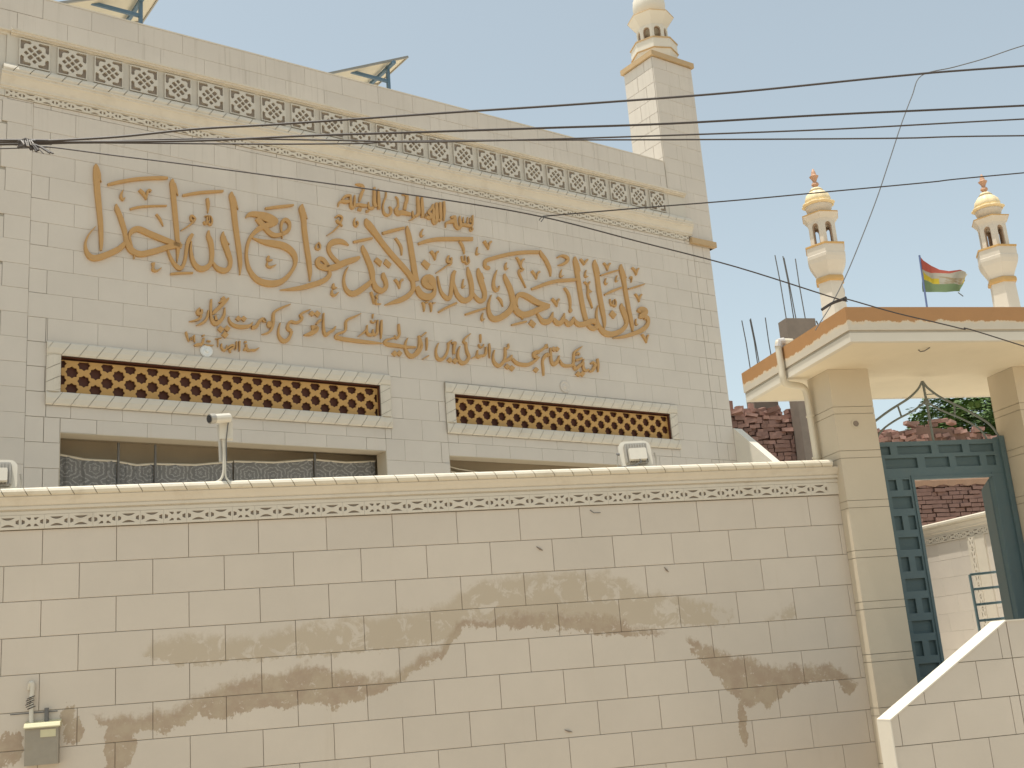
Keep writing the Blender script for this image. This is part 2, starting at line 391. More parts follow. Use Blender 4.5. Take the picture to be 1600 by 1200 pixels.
def slant_run(parent, mname, a0, a1, t0, t1, period, slant, prof, name='trim_piece', vertical=False, gap=.006, base=0.0, phase=0.0):
    """pieces of a run separated by slanted joints; prof: (t 0..1 across, n outward)"""
    cache = {}
    n0 = math.floor((a0 - phase) / period) - 2; n1 = math.ceil((a1 - phase) / period) + 2
    for i in range(n0, n1):
        x = phase + i * period
        rows = []
        for t, n in prof:
            xa = max(a0, min(a1, x + slant * t + gap / 2)); xb = max(a0, min(a1, x + period + slant * t - gap / 2))
            rows.append((xa, xb, t0 + (t1 - t0) * t, n))
        if max(r[1] - r[0] for r in rows) < .015: continue
        full = all(r[0] > a0 and r[1] < a1 for r in rows)
        if full and 'm' in cache: me = cache['m']
        else:
            b = MB(); k = len(rows); vs = []
            for side in (0, 1):
                for r in rows:
                    q = r[side] - x
                    vs.append((q, -r[3] - base, r[2]) if not vertical else (r[2], -r[3] - base, q))
            fs = []
            for j in range(k):
                jj = (j + 1) % k; fs.append((j, j + k, jj + k, jj))
            fs.append(tuple(range(k))); fs.append(tuple(range(2 * k - 1, k - 1, -1)))
            b.add(vs, fs); me = b.mesh(name); me.materials.append(M[mname])
            if full: cache['m'] = me
        put(name, me, None, parent, (x, 0, 0) if not vertical else (0, 0, x))

# ================================================================== SETTING
def structure(name, mb, mname, loc=(0, 0, 0), rz=0.0):
    o = put(name, mb, mname, None, loc, (0, 0, rz)); o['kind'] = 'structure'; return o
structure('ground', MB().box(-400, 400, -400, 500, -.3, 0), 'ground')
structure('courtyard_floor', MB().box(-9, 14, .3, 8.5, .0, .9), 'white_plaster', (OW.x, OW.y, 0.004), YW)

# ================================================================== MOSQUE HALL
hall = thing('mosque_hall', 'tall cream tiled prayer hall with carved cornice and gold lettering', 'building', (OF.x, OF.y, 0), YF)
SL, SR, PT = -12.0, 4.75, 10.53
W1 = (-6.665, -2.27, 1.2, 4.845); W2 = (-1.23, 3.2, 1.2, 4.83)
G1 = (-6.67, -2.335, 5.335, 5.78); G2 = (-1.075, 3.24, 5.32, 5.755)
core = MB()
for a, b, c, d in rect_minus(SL, SR, 0, 9.9, [W1, W2, G1, G2]): core.box(a, b, .014, .27, c, d)
core.box(SL, 3.95, .014, .24, 9.9, PT - .02)
put('wall_core', core, 'grout_pale', hall)
rear = MB(); rear.box(SL, SR, 7.0, 7.2, 0, 9.9); rear.box(SL, SL + .2, .27, 7, 0, 9.9); rear.box(SR - .2, SR, .8, 7, 0, 9.9)
put('rear_wall', rear, 'white_plaster', hall)
put('roof', MB().box(SL, SR, .27, 7.0, 9.7, 9.9), 'white_plaster', hall)
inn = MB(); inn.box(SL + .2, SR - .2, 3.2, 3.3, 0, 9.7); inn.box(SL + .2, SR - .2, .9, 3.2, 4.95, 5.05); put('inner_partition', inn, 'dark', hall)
put('inner_floor', MB().box(SL + .2, SR - .2, .27, 3.2, .25, .6), 'concrete', hall)
put('window_soffit', MB().box(W1[0] - .3, W2[1] + .3, .271, .9, 4.86, 4.95), 'soffit_board', hall)
put('window_board', MB().box(W1[0] - .3, W2[1] + .3, .46, .48, 4.3, 4.86), 'soffit_board', hall)
for Wd in (W1, W2):
    rv = MB(); rv.box(Wd[0], Wd[0] + .006, .002, .268, Wd[2], Wd[3]); rv.box(Wd[1] - .006, Wd[1], .002, .268, Wd[2], Wd[3]); rv.box(Wd[0] + .006, Wd[1] - .006, .002, .268, Wd[3] - .006, Wd[3])
    put('window_reveal', rv, 'cream', hall)
# tiles of the main field
tiles = []
holes = [(W1[0], W1[1], 0, W1[3]), (W2[0], W2[1], 0, W2[3]), (-6.83, -2.175, 5.175, 5.94), (-1.235, 3.40, 5.16, 5.915)]
rows = []
z = 5.63 - .305 * 5
kk = -5
while z < 9.0:
    z1 = min(z + .305, 9.045)
    off = -1.97 if kk % 2 else -1.665
    x = off - .61 * 12
    while x < 4.31:
        a, b = max(x, -7.06), min(x + .61, 4.31)
        if b - a > .02:
            for r in rect_minus(a, b, z, z1, holes): tiles.append((*r, 0.0))
        x += .61
    # left corner pilaster, blocks a little proud
    wd = -7.36 if kk % 2 else -7.42
    tiles.append((wd, -7.06, z + .035, min(z1 + .035, 9.045), -.005)); tiles.append((-7.97, wd, z, z1, 0.0)); tiles.append((-8.6, -7.97, z, z1, 0.0))
    # right pilaster strip
    q = 4.42 if kk % 2 else 4.56
    tiles.append((4.31, q, z, z1, -.002)); tiles.append((q, SR, z, z1, -.002))
    z = z1; kk += 1
for row in range(2):
    za, zb = 9.955 + row * .29, min(9.955 + (row + 1) * .29, PT)
    x = -8.5 + (.305 if row else 0)
    while x < 3.84:
        tiles.append((x, min(x + .61, 3.84), za, zb, 0.0)); x += .61
tiles.sort(key=lambda t: -(t[1] - t[0]) * (t[3] - t[2]) - (0 if t[0] > -7.5 else -1))
rest = MB(); npart = 0
for t in tiles:
    if t[2] < 4.0 and t[3] < 4.05: continue
    if npart < 296: tile(hall, 'tile', *t[:4], t[4]); npart += 1
    else: rest.box(t[0] + .004, t[1] - .004, t[4], t[4] + .016, t[2] + .004, t[3] - .004)
if rest.v:
    o = put('small_tiles', rest, 'tile', hall); o['kind'] = 'stuff'
put('parapet_top', MB().box(SL, 3.84, -.004, .26, PT, PT + .02), 'mould', hall)
put('lower_wall_render', MB().box(-7.06, 4.31, 0.0, .012, 0.3, 4.09), 'tile', hall) if False else None

# cornice mouldings (n outward, z)
cor = MB()
cor.sweep([(-.01, 9.142), (.03, 9.145), (.03, 9.17), (.045, 9.175), (.05, 9.21), (.062, 9.235), (.085, 9.28), (.105, 9.30), (.105, 9.325), (.118, 9.33), (.118, 9.352), (-.01, 9.352)], -7.46, 4.30)
put('cornice', cor, 'mould', hall)
lower = MB(); lower.sweep([(-.01, 9.352), (.07, 9.352), (.07, 9.455), (-.01, 9.455)], -7.44, 4.26); put('bead_core', lower, 'grout_pale', hall)
slant_run(hall, 'mould', -7.44, 4.28, 9.356, 9.462, .193, .075, [(0, .06), (0, .108), (.3, .118), (.65, .105), (1, .075), (1, .06)], 'bead_piece', gap=.010)
put('frieze_ground', MB().box(-7.40, 4.22, -.030, .013, 9.455, 9.885), 'jali', hall)
put('frieze_end_panel', MB().box(3.80, 4.20, -.038, -.031, 9.475, 9.87), 'jali', hall)
top = MB(); top.sweep([(-.01, 9.885), (.05, 9.885), (.05, 9.90), (.085, 9.905), (.085, 9.925), (.105, 9.93), (.105, 9.955), (.09, 9.963), (-.01, 9.968)], -7.36, 4.22)
top.sweep([(-.01, 9.885), (.03, 9.885), (.03, 9.92), (.07, 9.925), (.07, 9.945), (-.01, 9.955)], -9.2, -7.362)
put('top_cornice', top, 'mould', hall)
put('frieze_ground_left', MB().box(-9.2, -7.402, -.012, .013, 9.052, 9.885), 'jali', hall)
# pierced square panels
def rect(x0, x1, z0, z1): return [(x0, z0), (x1, z0), (x1, z1), (x0, z1)]
def rrect(cx, cz, a, b, ang):
    c, s = math.cos(ang), math.sin(ang)
    pts = [(-a, -b * .5), (-a * .8, -b), (a * .8, -b), (a, -b * .5), (a, b * .5), (a * .8, b), (-a * .8, b), (-a, b * .5)]
    return [(cx + x * c - z * s, cz + x * s + z * c) for x, z in pts]
hp = .185
lp = [rect(-hp, hp, -hp, hp)]
for sx in (-1, 1):
    for sz in (-1, 1):
        L = [(.172, .172), (.172, .055), (.158, .040), (.128, .055), (.128, .108), (.112, .128), (.055, .128), (.040, .145), (.055, .172)]
        lp.append([(a * sx, b * sz) for a, b in (L if sx * sz > 0 else L[::-1])])
for cx, cz, a, b, g in ((0, 0, .025, .025, .785), (0, .100, .024, .024, .785), (0, -.100, .024, .024, .785), (.100, 0, .024, .024, .785), (-.100, 0, .024, .024, .785),
                        (.051, .051, .034, .026, .785), (-.051, .051, .034, .026, 2.356), (-.051, -.051, .034, .026, .785), (.051, -.051, .034, .026, 2.356)):
    lp.append(rrect(cx, cz, a, b, g))
jm = MB().plate(lp, -.030, 0).mesh('jali_panel'); jm.materials.append(M['jali'])
jb = MB().box(-hp, hp, .0005, .002, -hp, hp).mesh('jali_back'); jb.materials.append(M['recess'])
for i in range(0, 24):
    pn = put('jali_panel', jm, None, hall, (-7.075 + .4605 * i, -.0335, 9.672)); put('jali_back', jb, None, pn)
# lattice blocks, two kinds (also used along the boundary wall)
def arc(cx, z0, wd, h, up):
    pts = [(cx - wd + 2 * wd * i / 8, z0 + (h * math.sin(math.pi * i / 8)) * (1 if up else -1)) for i in range(9)]
    return pts if not up else pts[::-1]
def lattice_mesh(kind, th=.016, Hh=.05, Ww=.0985, mname='mould'):
    L = [rect(-Ww, Ww, -Hh - .012, Hh + .012)]
    for sx in (-1, 1): L.append([(sx * .088, -.022), (sx * .088, .022), (sx * .062, .012), (sx * .062, -.012)])
    if kind:
        L.append(arc(0, .040, .056, .022, False)); L.append(arc(0, -.040, .056, .022, True))
    else:
        for sx in (-1, 1):
            for sz in (-1, 1): L.append([(sx * .012, sz * .038), (sx * .054, sz * .040), (sx * .030, sz * .016), (sx * .016, sz * .018)])
    me = MB().plate(L, -th, 0).mesh('lattice_block'); me.materials.append(M[mname]); return me
LAT = [lattice_mesh(0), lattice_mesh(1)]
LATF = [lattice_mesh(0, .014, .036, .0985, 'mould'), lattice_mesh(1, .014, .036, .0985, 'mould')]
put('lattice_backing', MB().box(-7.40, 4.28, -.002, .012, 9.046, 9.142), 'recess', hall)
x = -7.30; i = 0
while x < 4.2:
    put('lattice_block', LATF[0 if i % 3 == 0 else 1], None, hall, (x, -.0025, 9.094)); x += .197; i += 1
# pierced gold grilles with slant-jointed frames
def star(cx, cz, r=.078):
    pts = []
    for j in range(16):
        rr = r if j % 2 == 0 else r * .81; t = math.pi * j / 8
        pts.append((cx + rr * math.cos(t), cz + rr * math.sin(t) * .98))
    return pts
for G, z0, ph in ((G1, 5.398, -6.526), (G2, 5.386, -.616)):
    gr = bpy.data.objects.new('window_grille', None); COL.objects.link(gr); gr.parent = hall
    x0, x1, za, zb = G[0] + .002, G[1] - .002, G[2] + .002, G[3] - .030
    loops = [rect(x0, x1, za, zb)]
    for rI in range(4):
        cz = z0 + .104 * rI; cx = ph - .28 * 3 + (.14 if rI % 2 else 0)
        while cx < x1 + .1:
            pl = clip(star(cx, cz), x0 + .006, x1 - .006, za + .006, zb - .006)
            if len(pl) > 3:
                q = []
                for p in pl:
                    if not q or abs(p[0] - q[-1][0]) + abs(p[1] - q[-1][1]) > 1e-4: q.append(p)
                if len(q) > 3 and max(p[0] for p in q) - min(p[0] for p in q) > .012: loops.append(q)
            cx += .28
    put('grille_plate', MB().plate(loops, .050, .072), 'grille_gold', gr)
    bk = MB(); bk.box(G[0], G[1], .105, .12, G[2], G[3])
    put('grille_dark_sheet', bk, 'brown', gr)  # added sheet, the room's darkness is put into its colour
    bk = MB(); bk.box(G[0], G[0] + .004, .0, .104, G[2], G[3]); bk.box(G[1] - .004, G[1], .0, .104, G[2], G[3]); bk.box(G[0] + .004, G[1] - .004, 0, .104, G[3] - .004, G[3]); bk.box(G[0] + .004, G[1] - .004, 0, .104, G[2], G[2] + .002)
    put('grille_reveal', bk, 'brown', gr)  # opening sides share that brown, shade under the frame painted in
    ox0, ox1, oz0, oz1 = G[0] - .17, G[1] + .17, G[2] - .168, G[3] + .168
    gz = MB(); gz.box(ox0, ox1, -.018, .014, G[3] + .004, oz1); gz.box(ox0, ox1, -.018, .014, oz0, G[2] - .004); gz.box(ox0, G[0] - .004, -.018, .014, G[2] - .004, G[3] + .004); gz.box(G[1] + .004, ox1, -.018, .014, G[2] - .004, G[3] + .004)
    put('frame_core', gz, 'grout', gr)
    pf = [(0, .0), (0, .024), (.12, .038), (.5, .046), (.85, .038), (1, .024), (1, .0)]
    slant_run(gr, 'mould', ox0, ox1, oz1, G[3] + .004, .205, -.115, pf, 'frame_piece', gap=.007)
    slant_run(gr, 'mould', ox0, ox1, oz0, G[2] - .004, .205, .115, pf, 'frame_piece', gap=.007)
    slant_run(gr, 'mould', G[2] - .002, G[3] + .002, ox0, G[0] - .004, .16, .09, pf, 'frame_piece', vertical=True, gap=.007)
    slant_run(gr, 'mould', G[2] - .002, G[3] + .002, ox1, G[1] + .004, .16, -.09, pf, 'frame_piece', vertical=True, gap=.007)
# curtains hung inside the two windows
def curtain(x0, x1, z1l, z1r, y):
    b = MB(); n = 24
    for i in range(n + 1):
        t = i / n; x = x0 + (x1 - x0) * t; yy = y + .012 * math.sin(t * 19) + .006 * math.sin(t * 47); zt = z1l + (z1r - z1l) * t - .03 * math.sin(math.pi * t)
        b.v += [(x, yy, 2.6), (x, yy, zt), (x, yy + .012, zt), (x, yy + .012, 2.6)]
    for i in range(n):
        a = 4 * i
        b.f += [(a, a + 4, a + 5, a + 1), (a + 1, a + 5, a + 6, a + 2), (a + 2, a + 6, a + 7, a + 3)]
    put('curtain', b, 'lace', hall)
    h = MB(); h.tube([(x0, y - .004, z1l), ((x0 + x1) / 2, y - .004, (z1l + z1r) / 2 - .028), (x1, y - .004, z1r)], .014, 6); put('curtain_rod', h, 'pvc', hall)
for a, b, c, d in ((-6.66, -5.90, 4.66, 4.60), (-5.87, -5.44, 4.59, 4.585), (-5.41, -4.40, 4.585, 4.66), (-4.38, -3.24, 4.665, 4.74), (-3.20, -2.28, 4.74, 4.76)):
    curtain(a, b, c, d, .33)
pt = MB()
for x in (-5.885, -5.425, -3.22): pt.box(x - .012, x + .012, .30, .325, 2.6, 4.83)
put('curtain_post', pt, 'rebar', hall)
for a, b, c, d in ((-1.225, -.30, 4.70, 4.62), (-.27, 1.2, 4.60, 4.62), (1.25, 3.15, 4.62, 4.6)): curtain(a, b, c, d, .36)
put('curtain_tie', MB().tube([(-1.22, .29, 4.76), (-.9, .29, 4.70), (-.5, .29, 4.66), (.2, .29, 4.66)], .008, 6), 'pvc', hall)
put('corner_cap', MB().box(4.245, 4.87, -.075, .35, 9.0, 9.105), 'trim_tan', hall)
tag(put('lamp_base', MB().lathe([(.085, 0), (.085, .012), (.07, .022), (.055, .016), (.03, .02), (.02, .05)], 20), 'white_lamp', None), 'round glazed white lamp base on the facade under the small gold citation', 'lamp base')
bpy.data.objects['lamp_base'].matrix_world = Matrix.Translation(Vector((*(OF + DF * -4.866 + NF * .003), 6.03))) @ Matrix.Rotation(YF, 4, 'Z') @ Matrix.Rotation(R(90), 4, 'X')
lb2 = put('lamp_base', MB().lathe([(.095, 0), (.095, .008), (.08, .012), (.07, .006), (.035, .010), (.025, .018)], 20), 'tile', None)
tag(lb2, 'round painted-over lamp base on the facade above the right gold grille', 'lamp base')
lb2.matrix_world = Matrix.Translation(Vector((*(OF + DF * 1.03 + NF * .003), 6.05))) @ Matrix.Rotation(YF, 4, 'Z') @ Matrix.Rotation(R(90), 4, 'X')

# ================================================================== GOLD LETTERING (true outlines on the facade plane, raised 3 cm)
WIN = {'A':(120,250,10),'B':(120,330,10),'C':(240,270,10),'D':(240,340,10),'E':(370,300,10),'F':(370,360,10),'G':(490,320,10),'H':(490,380,10),
       'I':(610,350,10),'J':(610,400,10),'K':(740,360,10),'L':(740,410,10),'M':(860,390,10),'N':(860,440,10),
       'U1':(285,450,11.4286),'U2':(400,460,11.4286),'U3':(510,480,11.4286),'U4':(640,500,11.4286),'U5':(750,510,11.4286),'U6':(820,520,11.4286),'U7':(280,500,11.4286),
       'B7':(520,280,13.3333),'B8':(630,290,13.3333)}
VERSE = {
'A': """285,75,20 292,120,70 298,250,92 305,350,92 315,500,90 330,650,86 345,800,80 360,950,76 370,1100,70 376,1300,56 370,1420,34
310,120,40 338,220,50 352,300,36 376,358,8
475,398,36 560,375,46 700,345,50 900,312,52 1100,295,50 1300,290,50 1412,290,34
714,480,14 688,540,34 684,590,42 712,630,36 742,600,14
965,475,40 1030,535,50 1078,628,16
1150,505,30 1125,480,34 1092,515,40 1078,628,16
825,778,30 950,745,34 1100,730,30 1250,724,28 1398,722,22
1232,855,30 1285,920,34 1318,985,26 1342,1045,8""",
'B': """605,-100,20 618,-30,68 665,80,72 705,200,74 738,310,68 755,400,62 775,500,78 830,600,92 900,655,88 1000,678,86 1120,655,88 1250,622,86 1400,575,82 1560,540,82
860,560,14 828,475,36 812,400,44 850,325,76 920,288,84 1000,302,88 1100,350,88 1250,412,88 1400,472,84 1500,512,80 1630,560,60
740,500,50 700,555,80 640,605,86 500,672,88 350,728,92 250,740,86 175,695,74 132,600,48 130,490,32 185,365,24 285,250,10
1185,815,55 1185,870,34 1185,925,44 1245,940,30 1312,895,12
885,700,20 888,755,10""",
'C': """288,105,24 282,160,72 294,260,82 305,400,76 320,560,74 335,720,74 350,880,72 362,1030,64 372,1120,62 372,1250,48 357,1410,8
312,180,50 340,270,45 354,320,30 374,368,8
445,365,34 600,335,42 750,315,44 900,305,42 1078,293,34
830,408,38 840,470,50 845,550,36 838,638,8
610,770,40 640,735,32 612,695,32 575,680,30 572,735,26 605,772,34 570,812,24 500,862,20 418,912,12
775,770,26 792,805,30 818,795,28 828,700,26
828,790,26 858,750,20 852,690,18
842,795,28 885,818,34 905,760,30 885,695,22 840,680,20 790,688,18
1210,308,24 1206,362,72 1226,450,82 1246,600,80 1262,750,77 1281,900,76 1301,1050,74 1321,1180,73 1336,1320,66 1346,1450,54 1340,1605,8
1240,380,40 1270,470,36 1290,535,26 1312,585,6""",
'D': """300,430,80 360,432,112 418,432,60
212,520,28 260,640,42 320,740,54 390,800,72 440,780,52 480,680,48 500,550,48 518,430,54 552,340,62 600,268,46
580,380,20 570,480,40 580,600,52 620,720,66 680,790,82 750,810,86 830,782,76 885,710,62 902,600,64 898,500,68 878,380,76 846,300,62 850,215,26
912,700,26 950,765,52 1010,815,72 1100,838,82 1165,800,68 1190,700,60 1165,600,74 1130,500,78 1095,400,82 1070,310,66 1075,232,16
1100,300,30 1130,380,26 1178,428,8
258,888,34 400,875,34 605,870,30""",
'E': """130,412,12 165,372,50 220,352,72 320,362,92 420,392,124 520,432,128 600,460,76 608,500,36
610,490,50 520,520,80 430,540,82 340,580,76 260,650,62 200,725,50 160,830,46 142,950,42 145,1060,46 170,1180,56 220,1280,68 300,1370,82 400,1420,92 520,1440,96 640,1425,90 740,1370,72 830,1270,52 890,1170,48 908,1080,60 885,990,80 820,910,94 720,850,102 600,820,98 480,800,86 350,770,50 225,722,10
300,420,60 370,500,80 440,580,70 500,645,70 570,685,72 650,680,58 720,655,58 785,615,58 815,550,46 800,480,56 745,440,58 700,475,46 682,550,34 690,650,26 702,735,8
435,268,34 600,245,42 750,230,42 875,214,28
1010,202,20 1000,260,76 1020,350,82 1036,450,72 1046,600,70 1066,750,70 1086,900,70 1111,1050,70 1126,1180,62 1136,1290,46 1130,1402,8
1050,330,35 1070,390,30 1092,432,8
490,1008,32 478,1070,46 548,1070,16
468,1100,20 465,1160,32 520,1180,36 602,1145,12
1265,790,14 1290,840,26 1290,890,26 1260,905,26 1225,880,28 1235,835,26 1262,805,16""",
'G': """330,205,26 378,175,30 430,200,30 425,250,30 388,290,44 350,240,36
388,280,40 438,348,14
380,340,26 300,420,22 195,490,8
640,212,12 625,260,26 632,320,30 660,345,26 685,300,26 665,260,20
540,642,10 480,602,50 400,576,76 300,590,88 240,640,72 225,710,56 260,790,56 320,860,58 380,915,62
708,825,40 640,860,76 550,885,86 450,922,92 350,972,92 250,995,92 160,990,86 80,960,80 50,900,72 80,850,66 140,865,62 185,925,64 220,980,60
610,590,34 750,560,42 908,528,32
755,642,18 762,700,62 800,780,74 841,880,74 881,980,77 906,1080,77 912,1160,62 925,1220,62 960,1300,82 1020,1345,88 1080,1340,72 1122,1280,62 1112,1200,60 1082,1130,66 1076,1070,32
800,225,20 830,295,92 890,372,96 950,452,86 1030,562,76 1130,692,76 1250,832,76 1370,962,76 1470,1082,76 1530,1180,72
1065,455,42 1230,410,48 1405,368,36
1268,525,32 1320,600,36 1360,680,38 1368,795,14
1450,338,20 1456,400,56 1476,480,70 1501,620,75 1526,780,76 1551,930,78 1571,1080,80 1595,1200,80""",
'H': """905,580,46 850,642,72 760,712,82 660,780,88 570,792,76 500,732,56 465,640,42 465,540,32 490,450,28 532,378,10
1530,570,60 1545,640,60 1548,705,58 1520,770,62 1450,840,76 1350,892,76 1230,930,52 1105,972,14
300,638,20 300,700,50 352,705,16
280,740,20 275,800,35 320,822,36 374,778,16
885,768,30 915,860,32 930,955,12
1005,812,16 965,830,30 985,870,26 960,900,30 970,950,30 1042,955,14
1258,568,36 1305,632,36 1332,720,10
1388,575,34 1348,602,30 1334,715,10""",
'F': """1435,620,40 1440,670,50 1435,710,62 1380,772,72 1280,822,76 1150,862,76 1000,902,66 850,922,46 668,938,8""",
'I': """395,985,70 450,1090,92 520,1140,104 590,1148,104 650,1115,84 680,1050,50 668,985,70 640,905,112 585,862,132 532,885,112 530,940,92 582,985,76 640,1015,40
618,430,38 660,482,36 688,575,8
738,440,30 702,465,30 688,565,8
905,502,26 880,560,36 900,602,46 940,582,36 938,530,26
940,600,36 930,635,30 880,652,20 800,712,24 702,772,12
425,318,40 550,275,52 700,247,56 850,240,58 1000,240,58 1275,240,54
1070,275,30 1110,340,36 1135,410,30 1142,475,10
498,88,14 465,150,26 475,200,26 514,183,10
1100,508,14 1115,580,22 1140,602,22 1155,560,18 1150,500,12
1155,590,22 1180,628,26 1215,605,26 1200,515,18
725,820,18 740,900,30 760,1000,36 790,1080,46 850,1150,62 900,1172,66 930,1120,56 945,1000,52 956,900,52 972,800,58 1000,738,44
988,840,14 980,920,26 1000,1020,52 1040,1120,66 1120,1195,78 1200,1190,78 1255,1130,62 1262,1020,62 1246,900,66 1215,780,62 1195,678,16
1280,1080,28 1320,1150,52 1390,1208,66 1450,1182,62 1462,1090,62 1432,980,74 1396,870,77 1370,770,62 1358,698,20
1400,780,40 1448,868,8
1348,368,10 1335,430,18 1340,480,28 1380,470,10
1132,868,10 1115,940,20 1120,1000,28 1154,970,10
1450,272,36 1490,332,34 1522,408,8
1568,280,32 1538,308,28 1522,402,8""",
'J': """742,885,28 850,820,36 1025,738,34
1158,922,28 1300,875,36 1480,818,26
1435,898,12 1420,960,20 1425,1012,28 1458,990,10
485,728,16 515,780,36 515,875,10
530,735,24 578,728,14
598,738,24 625,780,36 625,880,10
648,745,28 692,738,14""",
'K': """1000,345,52 850,345,52 700,355,54 550,377,54 400,411,54 280,446,56 190,476,60 165,522,50 172,570,46 215,592,60 240,612,24
1018,318,24 1050,380,52 1110,460,52 1160,560,52 1186,640,40 1192,725,8
502,512,16 485,560,26 495,612,30 528,595,10
655,425,22 690,472,32 725,562,26
778,458,28 740,482,30 725,562,24 740,600,26 770,618,20
770,620,20 730,640,30 700,622,24 700,680,26 740,770,22 803,905,8
898,635,34 940,692,32 973,770,8
1022,650,34 988,680,28 973,765,8
1295,432,18 1350,402,30 1420,412,46 1462,452,46 1440,500,46 1380,535,40 1308,550,14
1364,618,10 1345,680,20 1350,730,28 1390,712,10
895,925,34 1000,885,48 1150,830,52 1300,795,52 1430,785,50 1590,775,44
1405,902,28 1460,980,36 1490,1080,36 1500,1180,26 1498,1220,20 1503,1262,50 1503,1290,16
1210,1072,34 1255,1122,34 1290,1200,8
1328,1080,34 1302,1110,30 1290,1198,8
352,628,12 320,720,32 300,830,42 310,900,52 345,940,62 380,910,32 390,872,10
472,683,16 480,740,52 520,830,72 560,920,74 590,1020,74 602,1110,70""",
'L': """610,580,66 600,660,76 560,750,84 470,832,92 370,882,92 290,882,82 240,820,62 220,720,44 230,620,32 264,516,10
682,712,10 655,640,32 660,560,52 700,510,66 770,515,78 860,560,82 960,622,82 1060,662,74 1175,682,44
618,640,50 630,720,72 700,800,92 770,822,88 870,802,88 960,762,82 1060,722,82 1165,692,56
740,850,40 756,898,12
360,548,28 415,600,36 448,700,8
132,798,10 115,850,20 120,900,28 154,885,10
582,984,24 700,955,34 815,928,26
980,800,28 1030,880,48 1080,930,78 1150,932,82 1200,880,62 1226,782,10
1232,880,40 1290,950,72 1350,950,72 1390,880,52 1406,798,8
1408,900,40 1470,970,74 1520,940,62 1550,858,8""",
'N': """345,555,14 370,620,44 430,672,72 530,664,78 600,632,84 690,622,70
560,662,50 620,722,62 690,732,72 704,660,52 640,632,66
735,376,12 712,460,26 710,560,32 730,660,48 780,750,68 850,812,84 940,828,84 1040,802,78 1130,742,62 1178,660,52 1165,570,64 1130,470,70 1100,400,54 1100,346,12
1130,400,24 1165,480,8
1360,480,50 1400,442,84 1452,475,112 1422,540,84 1372,540,60
1450,560,78 1500,570,56 1515,640,48 1480,712,62 1400,772,68 1300,812,62 1180,852,52 1080,872,36 965,887,8
1325,588,10 1318,640,18 1330,682,24 1354,672,10
1415,828,26 1455,882,28 1490,965,8
1520,838,26 1500,880,26 1490,960,8""",
'M': """372,118,22 376,180,62 400,280,78 412,400,62 432,520,62 457,680,62 482,830,62 512,980,62 548,1110,62
410,230,40 440,320,26 452,345,6
455,152,26 490,192,32 515,250,8
570,160,26 537,195,30 515,248,8
545,328,10 530,390,20 540,430,28 574,428,10
515,508,22 560,552,26 575,620,26 575,720,26 610,820,26 643,925,8
604,508,24 577,560,20
585,655,64 634,668,12
680,168,18 680,230,62 705,320,78 720,430,62 736,560,62 756,700,62 781,840,62 806,970,62 826,1080,52 836,1180,36 825,1265,6
720,300,30 755,385,6
1090,238,18 1090,300,56 1120,400,72 1140,520,56 1166,680,54 1191,820,54 1216,960,54 1246,1100,52 1269,1220,36 1272,1285,8
1140,400,30 1174,455,6
770,412,18 900,370,28 1055,323,18
832,712,26 950,655,40 1108,594,26
1205,622,18 1330,585,28 1460,543,16
818,212,24 860,262,30 880,335,8
922,220,26 892,260,28 880,330,8
1262,286,24 1305,332,30 1330,408,8
1366,300,26 1342,330,28 1330,402,8
1308,696,22 1350,748,26 1375,825,8
1416,705,26 1387,745,28 1375,820,8
1250,518,8 1262,450,20 1245,428,20 1232,460,16
857,452,10 840,510,22 860,547,26 882,525,8
1027,412,10 1010,470,20 1020,502,24 1048,488,8
918,778,12 925,840,20 955,882,22 965,800,16
965,870,22 1000,892,28 1010,830,20 990,778,12""",
}
RHOMB = {'G': ["970,830 1055,895 1030,972 935,885", "1115,850 1207,932 1170,998 1083,920"], 'I': ["515,563 612,640 565,722 473,625"],
         'L': ["885,898 962,965 925,1027 848,960"], 'M': ["950,953 1017,1025 975,1087 908,1015"]}
BISM = {'B7': """98,585,12 115,505,40 180,472,62 270,482,72 330,472,60
180,440,40 240,372,52 320,352,52 352,350,30
350,340,40 355,460,52 370,590,62 420,602,52 436,480,42 440,348,24
458,112,14 530,125,52 600,150,62 630,220,48 592,300,56 560,400,56 540,482,20
430,560,60 520,542,62 620,560,72 700,562,50
730,485,16 730,560,42 760,622,52 830,602,72
510,630,56 580,652,56
680,682,54 742,675,36
850,180,40 850,350,54 850,500,64 880,590,72
930,220,30 936,350,54 941,500,64 951,635,50
1100,260,20 1090,380,36 1050,480,32 1030,600,32 1060,722,48 1130,762,52 1190,722,46 1202,640,52 1160,578,22
1290,368,16 1340,430,32 1350,520,30 1340,590,52 1300,640,72 1350,722,104 1430,702,92 1610,742,62
1430,315,36 1520,342,52 1532,430,62 1500,540,62 1480,655,60""",
'B8': """180,538,16 185,620,42 200,690,42 105,738,8
280,215,26 290,300,52 300,450,64 300,600,72 225,652,46
380,238,26 372,350,58 381,500,64 391,672,62
438,682,20 460,588,14
470,650,60 540,690,62 562,620,62 510,560,52 580,480,52 612,398,24
600,400,30 620,550,54 612,700,74 640,792,74 690,722,62 681,550,74 680,365,44
730,742,60 770,700,54 761,550,64 755,358,44
830,742,26 840,550,54 835,340,40
870,885,8 880,792,42 960,762,62 1040,742,92 1060,650,40 980,682,60
1060,720,60 1080,840,72 1130,902,62 1182,850,62 1162,720,42 1160,648,14
1180,822,52 1300,832,62 1400,852,52 1426,780,36 1430,628,18
1235,782,42 1240,665,14
1320,792,42 1330,665,14
1390,782,36 1380,676,14
1410,880,36 1432,930,26 1390,952,30 1372,898,14"""}
